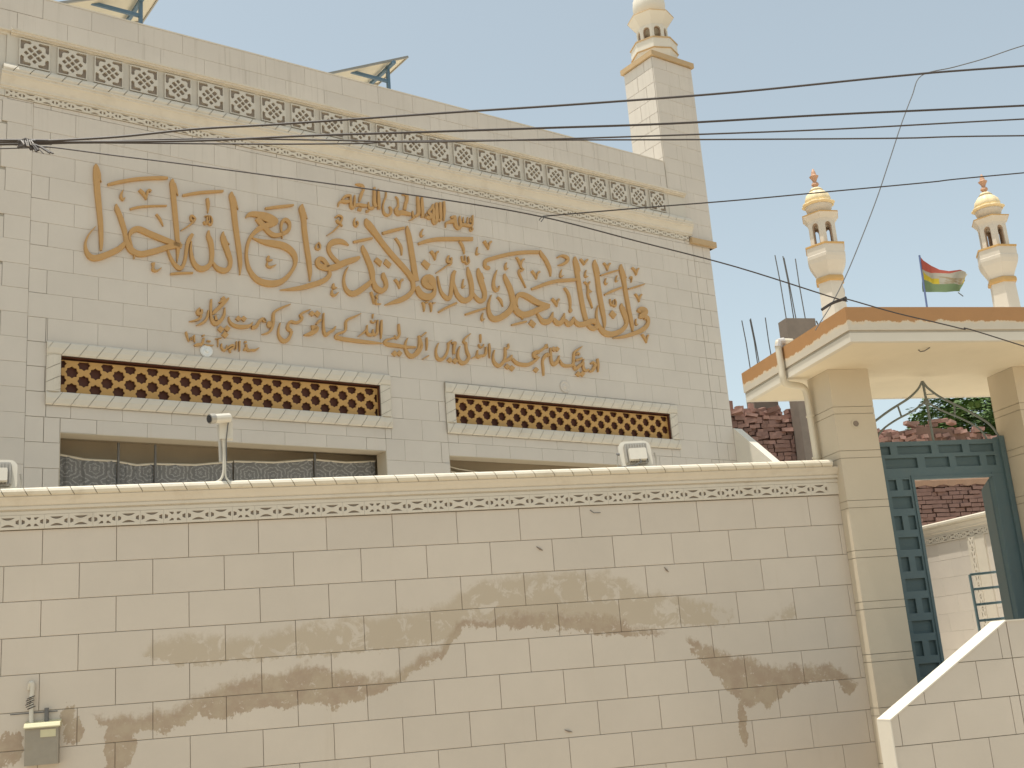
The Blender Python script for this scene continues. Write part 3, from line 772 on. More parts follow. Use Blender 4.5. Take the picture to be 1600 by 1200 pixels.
URDU = {'U1': """300,368,34 262,420,52 280,472,62 330,452,52 330,390,40
322,500,44 300,552,42 220,588,36 110,607,8
447,408,20 440,500,36 400,590,48 330,642,42 235,678,8
505,210,30 500,330,42 495,450,42 510,560,54 560,640,74 620,632,74 690,572,58 737,480,48 745,358,18
815,190,30 740,262,62 640,362,62 560,440,62 530,480,30
700,172,60 722,222,72 640,272,20
580,500,26 592,585,54
812,522,12 825,590,36 870,652,54 960,692,64 1080,702,68 1190,682,52 1244,618,12
1225,712,60 1300,702,62 1350,620,48 1412,560,52 1462,602,62 1432,540,24""",
'U2': """600,183,18 450,245,36 330,310,42 297,380,48 297,480,48 290,560,42 250,652,42 180,702,36 90,722,8
230,492,60 230,552,96 236,602,50
422,516,18 395,610,30 390,720,38 430,800,64 490,842,74 560,812,62 612,720,44 620,660,60
620,660,56 562,620,62 560,552,44 610,492,48 700,512,48 780,482,48 812,420,48 770,385,36
770,390,36 830,332,38 955,278,16
1060,542,28 1120,482,48 1155,458,12
845,732,20 950,712,72 1050,652,84 1072,600,62 980,612,100
1195,342,20 1190,450,30 1190,570,36 1202,680,48 1240,732,62 1290,690,52 1370,642,46 1408,578,14""",
'U3': """605,118,10 500,172,32 380,222,42 337,280,42 337,380,42 310,440,38 200,480,46 160,540,62 250,566,66 400,590,66 600,616,62 800,636,50 985,650,14
820,132,28 815,205,10
778,240,16 800,276,26 850,276,26 862,238,12
905,236,24 900,350,34 892,470,42 850,502,42 820,470,42 820,400,16
830,490,42 770,502,52 712,462,42 716,328,18
710,400,32 640,470,32 555,528,10
972,238,26 965,350,40 965,450,38 960,575,8
1280,306,30 1286,400,42 1291,500,38 1240,562,42 1210,505,14
1210,545,26 1130,572,28 1060,592,42 1030,640,54 1100,672,68 1250,692,64 1400,716,52 1585,720,28
1442,556,12 1405,630,32 1395,730,44 1440,840,64 1510,882,78 1586,852,66 1650,792,52 1690,690,40 1651,560,44""",
'U4': """-20,665,62 40,640,58 100,590,50 150,500,40 165,400,46 155,285,34
195,302,16 280,232,30
290,320,20 296,430,36 290,550,10
218,708,12 325,645,24
508,416,14 470,500,30 460,600,36 490,690,54 550,712,62 610,672,48 660,580,38 682,480,34 682,418,44
680,425,40 742,365,14
740,420,40 802,410,42 790,462,50 775,560,32 786,615,44
888,476,14 855,560,32 850,660,42 880,740,58 940,777,68 1010,742,58 1047,660,44 1020,590,48 1000,510,38 990,420,42 950,402,30 980,330,32 1075,252,16
1250,262,22 1255,340,28 1255,415,8
1216,438,14 1245,492,30 1290,482,28 1308,436,10
1345,486,16 1350,580,38 1320,640,42 1270,642,42 1220,662,62 1190,640,42 1200,545,14
1180,652,32 1088,692,8
1410,426,22 1415,540,38 1418,688,8""",
'U5': """247,426,14 225,510,28 225,600,38 260,670,54 320,707,66 380,672,52 430,580,38 440,480,42 430,376,22
450,412,40 492,380,36 490,316,18
380,672,45 430,622,46 520,582,62 552,516,16
560,580,40 630,652,54 730,687,62 850,687,62 950,632,52 1045,556,22
1010,562,60 960,542,62 960,482,62 1010,462,62 1025,500,40
1010,470,50 1080,430,46 1160,370,42 1172,328,34 1198,395,20
1125,885,24 1115,750,38 1105,640,34 1130,562,52 1190,502,62 1215,545,44
1245,386,22 1250,500,38 1260,620,44 1300,682,64 1350,652,62 1380,600,42 1398,526,12""",
'U6': """610,486,20 640,552,42 700,592,52 800,592,52 850,562,42 860,450,34 870,360,38 930,310,36 1010,247,10
860,580,32 890,652,54 960,592,52 1010,552,42 1038,474,14
895,402,30 930,368,34 962,402,30
885,502,36 950,482,42 1004,460,34
1040,536,24 1030,620,42 1070,682,48 1132,658,34
1165,560,26 1200,530,36 1242,570,48 1230,622,52 1190,682,52 1136,692,24
1285,466,26 1295,580,42 1295,705,16"""}
URDOTS = {'U1': [(670,745,60),(785,735,60),(748,845,62),(985,555,52),(1085,558,54)], 'U2': [(985,350,52),(1082,355,60)], 'U3': [(1205,832,54),(1288,832,54)],
          'U4': [(702,722,50),(796,736,52)], 'U5': [(472,722,52),(555,752,54),(985,782,50),(1302,412,46),(1360,412,46)], 'U6': [(938,742,50),(1008,742,50)]}
CITE = {'U7': """110,216,26 130,290,36 162,396,12
172,385,10 197,316,14
260,278,26 255,340,36 268,405,16
208,362,26 232,298,14
415,275,46 425,298,40
430,330,30 400,430,42 370,442,50 300,452,50 258,462,24
485,380,26 545,392,24
438,446,22 520,462,26 605,456,14
636,346,16 745,328,12
682,358,22 680,486,10
745,430,18 745,500,32 790,552,36 830,520,30 842,456,12
850,522,24 900,472,42 950,462,42 960,500,32 890,542,42 912,595,12
1010,388,20 1010,500,26 988,545,10
1065,386,32 1065,565,14
1170,384,38 1176,415,50
1145,552,26 1180,512,54 1230,552,42 1280,542,36 1350,542,38 1416,502,12
1180,440,34 1190,490,40"""}
def spline(pts, n=5):
    out = []
    for i in range(len(pts) - 1):
        p0, p1, p2, p3 = pts[max(i - 1, 0)], pts[i], pts[i + 1], pts[min(i + 2, len(pts) - 1)]
        for j in range(n):
            t = j / n
            out.append(tuple(.5 * ((2 * p1[c]) + (-p0[c] + p2[c]) * t + (2 * p0[c] - 5 * p1[c] + 4 * p2[c] - p3[c]) * t * t + (-p0[c] + 3 * p1[c] - 3 * p2[c] + p3[c]) * t ** 3) for c in range(len(p1))))
    out.append(pts[-1]); return out
LCOUNT = [0]
def letter_stroke(parent, win, pts, depth=.034):
    ox, oy, sc = WIN[win]
    P = [(ox + a / sc, oy + b / sc, 1.06 * max(c, 4) / sc) for a, b, c in spline(pts, 4 if len(pts) < 6 else 3)]
    LCOUNT[0] += 1; d = depth + .0013 * (LCOUNT[0] % 7)
    L, Rr, Li, Ri = [], [], [], []
    for i, (x, y, wd) in enumerate(P):
        a, b = P[max(i - 1, 0)], P[min(i + 1, len(P) - 1)]
        tx, ty = b[0] - a[0], b[1] - a[1]; q = math.hypot(tx, ty) or 1; nx, ny = -ty / q, tx / q; h = wd / 2; hi = max(h - .45, h * .6)
        L.append(Fp(x + nx * h, y + ny * h)); Rr.append(Fp(x - nx * h, y - ny * h)); Li.append(Fp(x + nx * hi, y + ny * hi)); Ri.append(Fp(x - nx * hi, y - ny * hi))
    b = MB(); n = len(P); v = []
    for i in range(n):
        v += [(L[i][0], .001, L[i][1]), (L[i][0], -d * .75, L[i][1]), (Li[i][0], -d, Li[i][1]), (Ri[i][0], -d, Ri[i][1]), (Rr[i][0], -d * .75, Rr[i][1]), (Rr[i][0], .001, Rr[i][1])]
    f = []
    for i in range(n - 1):
        for j in range(5):
            a = 6 * i + j; f.append((a, a + 1, a + 7, a + 6))
    f.append((0, 5, 4, 3, 2, 1)); e = 6 * (n - 1); f.append((e, e + 1, e + 2, e + 3, e + 4, e + 5))
    b.add(v, f); put('letter_stroke', b, 'gold', parent)
def letter_dot(parent, win, poly, depth=.030):
    ox, oy, sc = WIN[win]; LCOUNT[0] += 1; d = depth + .0013 * (LCOUNT[0] % 7)
    q = [Fp(ox + a / sc, oy + b / sc) for a, b in poly]
    put('letter_dot', MB().plate([q], -d, .001), 'gold', parent)
def lettering(name, label, strokes, rhombs=None, dots=None):
    t = thing(name, label, 'lettering', (OF.x, OF.y, 0), YF)
    for wn, txt in strokes.items():
        for line in txt.strip().split('\n'):
            letter_stroke(t, wn, [tuple(float(q) for q in p.split(',')) for p in line.split()])
    for wn, ls in (rhombs or {}).items():
        for s_ in ls: letter_dot(t, wn, [tuple(float(q) for q in p.split(',')) for p in s_.split()])
    for wn, ls in (dots or {}).items():
        for x, y, r in ls: letter_dot(t, wn, [(x - r * .1, y - r), (x + r, y - r * .05), (x + r * .15, y + r), (x - r, y + r * .05)])
    return t
lettering('verse_lettering', 'very large gold Arabic verse in tall calligraphic letters across the facade', VERSE, RHOMB)
lettering('opening_lettering', 'short line of dense gold Arabic letters above the large verse', BISM)
lettering('translation_lettering', 'long line of small gold Urdu letters under the large verse', URDU, None, URDOTS)
lettering('citation_lettering', 'shortest and smallest gold line just above the left grille', CITE)

# ================================================================== MINARET TOWER
def arched_side(b, wdt, z0, z1, aw, ah, rad, ang, th, c=(0, 0), spring=None):
    """one face of an octagonal lantern, with an arched opening"""
    sp = spring if spring is not None else z0 + ah - aw
    o = [(-aw, z0 + .02), (aw, z0 + .02), (aw, sp)]
    for j in range(1, 6):
        t = math.pi * j / 6; o.append((aw * math.cos(t), sp + (aw * 1.15) * math.sin(t)))
    o.append((-aw, sp))
    ca, sa = math.cos(ang), math.sin(ang)
    def tf(x, y, z):                                    # local x along the side, y inward
        rr = rad - y
        return (c[0] + ca * rr - sa * x, c[1] + sa * rr + ca * x, z)
    b.plate([rect(-wdt, wdt, z0, z1), o], 0, th, tf)
tw = thing('minaret_tower', 'square tiled tower with octagonal lantern rising at the right end of the hall', 'minaret', (OF.x, OF.y, 0), YF)
TX0, TX1, TD = 3.86, 4.87, .80
sh = MB(); sh.box(TX0 + .012, TX1 - .012, .012, TD - .012, 9.0, 12.70); put('shaft_core', sh, 'grout_pale', tw)
for i in range(12):
    z0 = 9.12 + .305 * i; z1 = min(z0 + .305, 12.69)
    if z1 - z0 < .03: continue
    q = .35 if i % 2 else .65
    tile(tw, 'tile', TX0, TX0 + q, z0, z1, -.001); tile(tw, 'tile', TX0 + q, TX1, z0, z1, -.001)
    for me_w, y0, y1 in ((0, 0.02, q * .7), (1, q * .7, TD)):
        key = ('side', round(y1 - y0, 3), round(z1 - z0, 3))
        if key not in TILE_CACHE:
            mm = MB().box(0, .016, 0, y1 - y0 - .008, 0, z1 - z0 - .008).mesh('tile'); mm.materials.append(M['tile']); TILE_CACHE[key] = mm
        put('tile', TILE_CACHE[key], None, tw, (TX0 - .002, y0 + .004, z0 + .004))
        put('tile', TILE_CACHE[key], None, tw, (TX1 - .013, y0 + .004, z0 + .004))
put('shaft_cap', MB().box(TX0 - .045, TX1 + .045, -.045, TD + .045, 12.70, 12.80), 'trim_tan', tw)
tc = ((TX0 + TX1) / 2 - .02, TD / 2)
def lantern(parent, c, s, z0, hs, cols, white='white_plaster', trim='trim_tan', dome='white_plaster'):
    """hs: z of base, flare, gallery top, lantern top, eave, dome base"""
    rb, rg, rl, re_, rd = (q * s for q in cols)
    o8 = 0.0
    put('gallery', MB().lathe([(rb, hs[0]), (rb * 1.02, hs[0] + .03), (rg * .97, hs[1] - .02), (rg, hs[1]), (rg, hs[2])], 8, (c[0], c[1], 0), o8), white, parent)
    put('gallery_trim', MB().lathe([(rg + .018, hs[2]), (rg + .018, hs[2] + .022), (rg * .9, hs[2] + .028)], 8, (c[0], c[1], 0), o8), trim, parent)
    put('gallery_trim', MB().lathe([(rg + .004, hs[1] - .012), (rg + .016, hs[1] - .006), (rg + .016, hs[1] + .008), (rg + .002, hs[1] + .012)], 8, (c[0], c[1], 0), o8), trim, parent)
    ap = rl * math.cos(math.pi / 8); wd = ap * math.tan(math.pi / 8)
    for j in range(8):
        b = MB(); arched_side(b, wd, hs[2] + .025, hs[3], wd * .60, (hs[3] - hs[2]) * .80, ap, 2 * math.pi * (j + .5) / 8, .03, c)
        a_s = put('arched_side', b, white, parent)
        b = MB(); arched_side(b, wd * .88, hs[2] + .025, hs[3], wd * .50, (hs[3] - hs[2]) * .76, ap - .0305, 2 * math.pi * (j + .5) / 8, .03, c); put('arch_reveal', b, 'arch_brown', a_s)
    put('eave', MB().lathe([(rl * .98, hs[3]), (rl * 1.12, hs[3] + (hs[4] - hs[3]) * .3), (re_ * .97, hs[4] - .03), (re_, hs[4] - .02)], 8, (c[0], c[1], 0), o8), white, parent)
    put('eave_trim', MB().lathe([(re_, hs[4] - .02), (re_ + .006, hs[4] - .018), (re_ + .004, hs[4]), (rl * .9, hs[4] + .03)], 8, (c[0], c[1], 0), o8), trim, parent)
    put('dome_neck', MB().lathe([(rd * .72, hs[4] + .02), (rd * .72, hs[5])], 16, (c[0], c[1], 0)), white, parent)
lantern(tw, tc, 1.0, 12.80, (12.80, 12.985, 13.19, 13.57, 13.80, 13.86), (.40, .445, .30, .445, .30))
dm = [(.22, 13.84), (.27, 13.88), (.305, 13.98), (.315, 14.08), (.30, 14.2), (.25, 14.33), (.16, 14.46), (.07, 14.56), (.02, 14.62)]
put('dome', MB().lathe(dm, 24, (tc[0], tc[1], 0), 0, lambda t, z: 1 + .03 * abs(math.cos(6 * t))), 'white_plaster', tw, smooth=True)
put('finial', MB().lathe([(.02, 14.6), (.05, 14.68), (.02, 14.74), (.04, 14.8), (.005, 15.0)], 10, (tc[0], tc[1], 0)), 'gold', tw)

# ================================================================== SOLAR PANELS (on the hall roof)
def solar(sx, sz, label):
    t = thing('solar_panel', label, 'solar panel', (*(OF + DF * sx - NF * .6), 9.9), YF, 'solar panels on the hall roof')
    zt = sz - 9.9; L, Dp = 2.0, 1.9; a = math.atan2(.6, 1.27)
    dx, dz = -math.cos(a), -math.sin(a)
    def slab(u0, u1, v0, v1, n0, n1):
        vs = []
        for nn in (n0, n1):
            for u, v in ((u0, v0), (u1, v0), (u1, v1), (u0, v1)): vs.append((dx * u - dz * nn * -1, v, zt + dz * u + -dx * nn))
        return vs
    fs = [(0,1,2,3),(7,6,5,4),(0,4,5,1),(1,5,6,2),(2,6,7,3),(3,7,4,0)]
    put('backsheet', MB().add(slab(.03, L - .03, .03, Dp - .03, -.004, .004), fs), 'panel_back', t)
    put('cells', MB().add(slab(.03, L - .03, .03, Dp - .03, .005, .012), fs), 'panel_cell', t)
    fr = MB()
    for q in ((0, L, 0, .03), (0, L, Dp - .03, Dp), (0, .03, .03, Dp - .03), (L - .03, L, .03, Dp - .03), (0.03, L - .03, Dp / 2 - .012, Dp / 2 + .012)): fr.add(slab(*q, -.02, .014), fs)
    put('panel_frame', fr, 'panel_edge', t)
    for v in (.18, Dp - .2):
        lx = -.30; lz = zt + dz * .30 / math.cos(a) * 1 - .03
        put('stand_leg', MB().box(lx - .025, lx + .025, v - .025, v + .025, 0, lz), 'blue', t)
        lx2 = -1.5; put('stand_leg', MB().box(lx2 - .025, lx2 + .025, v - .025, v + .025, 0, max(.1, zt + dz * 1.5 / math.cos(a) - .03)), 'blue', t)
        put('stand_rail', MB().box(-1.0, lx, v - .02, v + .02, lz - .30, lz - .25), 'blue', t)
    put('stand_beam', MB().box(-.325, -.275, -.05, Dp + .05, lz - .06, lz - .01), 'blue', t)
    return t
solar(-1.128, 11.63, 'tilted solar panel on blue legs at the middle of the hall roof')
solar(-5.17, 11.62, 'tilted solar panel on blue legs at the left end of the hall roof')

# ================================================================== BOUNDARY WALL
bw = thing('boundary_wall', 'long cream tiled street wall with damp stains and carved coping', 'wall', (OW.x, OW.y, 0), YW)
WL, WR = -7.5, 3.372
put('wall_core', MB().box(WL, WR, .014, .235, 0, 3.50), 'grout', bw)
row = 0; z = 3.192; n_t = 0; restw = MB()
while z > .1:
    z0 = max(z - .305, .02)
    off = -4.306 if row % 2 == 0 else -4.001
    x = off - .61 * 6
    while x < WR:
        a, b = max(x, WL), min(x + .61, WR)
        if b - a > .03:
            if z > .75: tile(bw, 'wall_tile', a, b, z0, z, gap=.0040); n_t += 1
            else: restw.box(a + .003, b - .003, 0, .016, z0 + .003, z - .003)
        x += .61
    z = z0; row += 1
    if z0 <= .02: break
o = put('lower_tiles', restw, 'wall_tile', bw); o['kind'] = 'stuff'
put('lattice_backing', MB().box(WL, WR, -.002, .013, 3.196, 3.322), 'recess', bw)
x = -4.389 - .1985 * 15; i = 0
while x < WR - .09:
    put('lattice_block', LAT[0 if i % 3 == 0 else 1], None, bw, (x, -.0025, 3.259)); x += .1985; i += 1
put('lattice_end', MB().box(x - .0985, WR - .001, -.014, -.003, 3.198, 3.32), 'mould', bw)
put('coping_moulding', MB().sweep([(-.01, 3.322), (.020, 3.323), (.020, 3.352), (.010, 3.356), (.010, 3.364), (.034, 3.368), (.036, 3.392), (.028, 3.398), (.040, 3.408), (.058, 3.440), (.080, 3.468), (.080, 3.475), (-.01, 3.475)], WL, WR - .002), 'mould', bw)
put('coping_core', MB().box(WL, WR - .1, -.085, .24, 3.476, 3.515), 'grout', bw)
slant_run(bw, 'cap', WL, WR - .075, 3.476, 3.548, .190, -.040, [(0, -.25), (0, .086), (.15, .103), (.5, .112), (.8, .104), (1, .080), (1.0, -.25)], 'coping_piece', gap=.007, phase=-1.759 % .19)
for sx, y0 in ((1.55, 0), ):
    pass
hkz = Wp(930, 800)
put('wire_hook', MB().tube([(hkz[0] - .05, -.002, hkz[1] + .02), (hkz[0] - .02, -.02, hkz[1] - .01), (hkz[0] + .05, -.012, hkz[1] - .01)], .004, 6), 'rebar', bw)

# ================================================================== GATE PILLARS AND CANOPY
def pillar(s0, label):
    t = thing('gate_pillar', label, 'pillar', (*(OW + DW * s0), 0), YW, 'pillars carrying the gate canopy')
    wd, y0, y1 = .468, -.15, .30
    zs = [4.087, 4.012]; z = 3.70
    while z > .2: zs += [z, z - .075]; z -= .3925 if False else .55
    grooves = sorted([4.087, 4.012, 3.622, 3.545, 3.105, 3.03, 2.60, 2.525, 2.09, 2.015, 1.58, 1.505, 1.07, .995, .55, .475])
    zz = 0.0; g = .006
    for gz in grooves + [4.492]:
        hi = gz - (g / 2 if gz < 4.49 else 0)
        band = abs(gz - zz) < .1
        put('plaster_band' if band else 'plaster_block', MB().box(0, wd, y0, y1, zz, hi), 'cream', t); zz = gz + g / 2
    put('pillar_core', MB().box(.008, wd - .008, y0 + .008, y1 - .008, 0, 4.48), 'grout', t)
    return t
p1 = pillar(3.37, 'cream gate pillar with a broken socket hole, at the end of the street wall')
p2 = pillar(5.605, 'plain cream gate pillar to the right of the gate')
hx, hz = Wp(1337, 662, .15)
put('socket_ring', MB().lathe([(.05, 0), (.052, .004), (.038, .006), (.034, .003)], 18), 'cream', p1, (hx - 3.37, -.151, hz), (R(90), 0, 0))
put('socket_hole', MB().lathe([(.030, 0), (.030, .007), (.02, .004)], 14), 'concrete', p1, (hx - 3.37, -.151, hz), (R(90), 0, 0))
cn = thing('gate_canopy', 'flat cream canopy with peeling orange edge over the gate', 'canopy', (OW.x, OW.y, 0), YW)
CL, CR, CF, CB = 3.07, 6.38, -1.16, 1.24
put('slab', MB().box(CL + .02, CR - .02, CF + .02, CB - .02, 4.505, 4.80), 'cream', cn)
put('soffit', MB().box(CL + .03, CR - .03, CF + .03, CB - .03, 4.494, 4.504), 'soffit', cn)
def ring(z0, z1, ins, mname, name):
    b = MB(); t = .06
    a0, a1, b0, b1 = CL + ins, CR - ins, CF + ins, CB - ins
    b.box(a0, a1, b0, b0 + t, z0, z1); b.box(a0, a1, b1 - t, b1, z0, z1); b.box(a0, a0 + t, b0 + t, b1 - t, z0, z1); b.box(a1 - t, a1, b0 + t, b1 - t, z0, z1)
    return put(name, b, mname, cn)
ring(4.605, 4.838, 0, 'canopy_edge', 'upper_fascia'); ring(4.582, 4.604, .016, 'grout_pale', 'fascia_groove'); ring(4.492, 4.581, .012, 'white_plaster', 'lower_fascia')
put('roof_screed', MB().box(CL + .06, CR - .06, CF + .06, CB - .06, 4.80, 4.83), 'mould', cn)
hk = [at_dist(1435, 547, 1), ]
def on_z(x, y, z):
    r = ray(x, y); p = EYE + r * ((z - EYE.z) / r.z); q = Vector((p.x, p.y)) - OW; return (q.dot(DW), -q.dot(NW))
a_, b_ = on_z(1435, 547, 4.49), on_z(1453, 543, 4.49)
put('ceiling_hook', MB().tube([(a_[0], a_[1], 4.493), (a_[0] + .02, a_[1], 4.475), ((a_[0] + b_[0]) / 2, (a_[1] + b_[1]) / 2, 4.468), (b_[0], b_[1], 4.49)], .006, 6), 'rebar', cn)
# drain pipe down the left side
dp = thing('drain_pipe', 'cream plastic drain pipe bending round the canopy edge down the pillar', 'pipe', (OW.x, OW.y, 0), YW)
dpts = [(3.20, .19, 4.90), (3.06, .19, 4.90), (3.03, .19, 4.86), (3.03, .19, 4.60), (3.03, .19, 4.50), (3.06, .20, 4.44), (3.20, .22, 4.42), (3.27, .23, 4.40), (3.30, .23, 4.33), (3.305, .23, 4.1), (3.31, .23, 3.2), (3.31, .23, .3)]
put('pipe_run', MB().tube(spline(dpts, 4), .036, 12), 'pvc', dp, smooth=True)
put('pipe_wrap', MB().tube([(3.10, .19, 4.905), (3.045, .19, 4.90), (3.028, .19, 4.84)], .043, 10), 'tape', dp)
for z in (4.07, 3.62): put('pipe_clip', MB().lathe([(.044, 0), (.044, .02)], 12, (3.306, .23, z)), 'pvc', dp)

# ================================================================== GATE
gt = thing('metal_gate', 'grey-green sheet metal gate frame with rows of sunk panels and arched top bars', 'gate', (OW.x, OW.y, 0), YW)
gy = .22
lint = [rect(3.845, 5.60, 3.38, 3.772)]
for a, b in ((3.90, 4.188), (4.274, 4.688), (4.777, 5.073), (5.163, 5.463)): lint.append(rect(a, b, 3.633, 3.723))
for a, b in ((3.90, 4.02), (4.106, 4.492), (4.586, 4.885), (4.968, 5.266), (5.35, 5.464)): lint.append(rect(a, b, 3.480, 3.592))
put('lintel_sheet', MB().plate(lint, gy, gy + .028), 'teal', gt)
jam = [rect(3.845, 4.408, .3, 3.379)]; jr = [rect(5.385, 5.60, .3, 3.379)]
for i in range(14):
    zt = 3.404 - .2166 * i - (.0 if i % 2 == 0 else .01); h = .15 if i % 2 == 0 else .131
    if i == 0: zt = 3.36; h = .115
    if zt - h < .35: break
    if i % 2 == 0: jam += [rect(4.104, 4.198, zt - h, zt), rect(4.272, 4.356, zt - h, zt), rect(3.90, 4.02, zt - h, zt)]
    else: jam += [rect(4.115, 4.352, zt - h, zt), rect(3.90, 4.03, zt - h, zt)]
put('left_jamb_sheet', MB().plate(jam, gy, gy + .028), 'teal', gt)
put('right_jamb_sheet', MB().plate(jr, gy, gy + .028), 'teal', gt)
bs = MB(); bs.box(3.85, 5.59, gy + .030, gy + .034, 3.385, 3.765); bs.box(3.85, 4.40, gy + .030, gy + .034, .3, 3.384); bs.box(5.39, 5.59, gy + .030, gy + .034, .3, 3.384)
put('back_sheet', bs, 'teal_back', gt)
put('gate_post', MB().box(5.535, 5.598, gy - .03, gy + .09, .3, 3.80), 'teal', gt)
put('opening_trim', MB().box(4.380, 4.412, gy - .012, gy + .05, .3, 3.40), 'teal', gt)
put('opening_trim', MB().box(4.413, 5.375, gy - .012, gy + .05, 3.352, 3.384), 'teal', gt)
put('opening_trim', MB().box(5.376, 5.404, gy - .012, gy + .05, .3, 3.40), 'teal', gt)
oR = [(4.734, 4.440), (4.792, 4.362), (4.917, 4.265), (5.064, 4.188), (5.174, 4.133), (5.319, 4.05), (5.463, 3.955), (5.535, 3.866), (5.58, 3.765)]
iR = [(4.735, 4.215), (4.854, 4.14), (4.964, 4.087), (5.112, 4.025), (5.258, 3.949), (5.363, 3.867), (5.415, 3.765)]
mir = lambda L: [(2 * 4.728 - a, b) for a, b in L]
for L in (oR, mir(oR)): put('arch_bar', MB().tube([(a, gy + .015, b) for a, b in spline(L, 4)], .013, 8), 'tube', gt, smooth=True)
for L in (iR, mir(iR)): put('arch_bar', MB().tube([(a, gy + .015, b) for a, b in spline(L, 4)], .011, 8), 'tube', gt, smooth=True)
put('centre_rod', MB().tube([(4.733, gy + .015, 4.45), (4.74, gy + .015, 4.22), (4.742, gy + .015, 3.77)], .014, 8), 'tube', gt)
put('centre_knot', MB().lathe([(.005, -.05), (.03, -.02), (.034, .0), (.02, .03), (.005, .04)], 10, (4.738, gy + .015, 4.215)), 'tube', gt)
for a, b in (((5.08, 4.18), (5.062, 4.05)), ((4.376, 4.18), (4.40, 4.05))): put('arch_strut', MB().tube([(a[0], gy + .015, a[1]), (b[0], gy + .015, b[1])], .010, 6), 'tube', gt)
put('arch_spike', MB().tube([(4.76, gy + .012, 4.295), (4.86, gy + .012, 4.30)], .006, 6), 'tube', gt)
# wicket leaf standing open inwards, seen nearly edge-on
lf = bpy.data.objects.new('open_leaf', None); COL.objects.link(lf); lf.parent = gt
hinge = OW + DW * 5.39 - NW * (gy + .05); ldir = Vector((.2785, .9604)).normalized()
lf.matrix_parent_inverse = gt.matrix_world.inverted()
bpy.context.view_layer.update()
lf.matrix_parent_inverse = gt.matrix_world.inverted(); lf.matrix_world = Matrix.Translation(Vector((*hinge, 0))) @ Matrix.Rotation(math.atan2(ldir.y, ldir.x), 4, 'Z')
ll = [rect(0, .93, .35, 3.34)]
for i in range(13):
    zt = 3.28 - .2166 * i
    if zt < .6: break
    if i % 2: ll += [rect(.06, .40, zt - .12, zt), rect(.52, .86, zt - .12, zt)]
    else: ll += [rect(.06, .18, zt - .12, zt), rect(.25, .65, zt - .12, zt), rect(.74, .86, zt - .12, zt)]
put('leaf_sheet', MB().plate(ll, -.02, .02), 'teal', lf); put('leaf_back', MB().box(.01, .92, .0205, .024, .36, 3.33), 'teal_back', lf)
for i in range(7): put('leaf_handle', MB().tube([(.90, -.02, 3.0 - i * .36), (.93, -.05, 2.96 - i * .36), (.93, -.05, 2.86 - i * .36), (.90, -.02, 2.82 - i * .36)], .009, 6), 'teal', lf)
# blue tube rail inside
rl = thing('tube_railing', 'light blue tube railing with four rungs just inside the gate', 'railing', (OW.x, OW.y, 0), YW)
P = [Wp(1515, 898, -1.15), Wp(1534, 1000, -1.15)]
put('post', MB().tube([(P[0][0], 1.15, P[0][1]), (P[1][0], 1.15, P[1][1] - .9)], .017, 8), M['rail'], rl)
for yl, yr, xl, xr in ((898, 892, 1516, 1572), (921, 915, 1521, 1578), (945, 939, 1525, 1582), (970, 964, 1530, 1588), (994, 988, 1534, 1594)):
    a, b = Wp(xl, yl, -1.15), Wp(xr, yr, -1.15); put('rung', MB().tube([(a[0], 1.15, a[1]), (b[0], 1.15, b[1])], .015, 8), M['rail'], rl)
a = Wp(1572, 892, -1.15); put('post', MB().tube([(a[0] + .02, 1.17, a[1] + .3), (a[0] + .02, 1.17, .3)], .017, 8), M['rail'], rl)

# ================================================================== WING WALL (bottom right)
ww = thing('wing_wall', 'low white tiled wall with sloping sunlit top beside the gate', 'wall', (*(OW + NW * 2.0), 0), YW)
wx0, wx1, wz0, wz1, wxr, th = 2.383, 3.60, 1.068, 1.774, 6.4, .20
sec = [(wx0, 0), (wxr, 0), (wxr, wz1), (wx1, wz1), (wx0, wz0)]
put('wall_core', MB().plate([[(a + (.006 if a == wx0 else 0), b - (.014 if b > 0 else 0)) for a, b in sec]], .012, th - .006), 'grout', ww)
slope = (wz1 - wz0) / (wx1 - wx0)
def topz(x): return min(wz1, wz0 + slope * (x - wx0)) - .012
for r_ in range(6):
    za = .25 + .303 * r_; zb = za + .303
    x = 2.984 - .524 * 2 + (.262 if r_ % 2 else 0)
    pieces = []
    while x < wxr:
        a, b = max(x, wx0), min(x + .524, wxr); x += .524
        if b - a < .03: continue
        if a < wx1 < b: pieces.append((a, wx1 - .0015)); pieces.append((wx1 + .0015, b))
        else: pieces.append((a, b))
    for a, b in pieces:
        poly = [(a + .003, za + .003), (b - .003, za + .003), (b - .003, zb - .003), (a + .003, zb - .003)]
        out = []
        for i in range(4):                               # clip below the sloping top
            p, q = poly[i - 1], poly[i]; fp_, fq = topz(p[0]) - p[1], topz(q[0]) - q[1]
            if (fp_ >= 0) != (fq >= 0):
                t = fp_ / (fp_ - fq); out.append((p[0] + t * (q[0] - p[0]), p[1] + t * (q[1] - p[1])))
            if fq >= 0: out.append(q)
        if len(out) >= 3 and max(p[1] for p in out) - min(p[1] for p in out) > .02: put('tile', MB().plate([out], 0, .012), 'ramp_tile', ww)
put('foot_tiles', MB().box(wx0, wxr, 0.0, .012, .0, .247), 'ramp_tile', ww)
tp = [(wx0 - .004, wz0 - .012), (wx1, wz1 - .012), (wxr, wz1 - .012), (wxr, wz1), (wx1 - .002, wz1), (wx0 - .004, wz0)]
put('wall_top', MB().plate([tp], -.006, th), 'white_lamp' if False else 'white_plaster', ww)
put('end_face', MB().box(wx0 - .006, wx0 + .004, -.004, th, 0, wz0 - .014), 'white_plaster', ww)

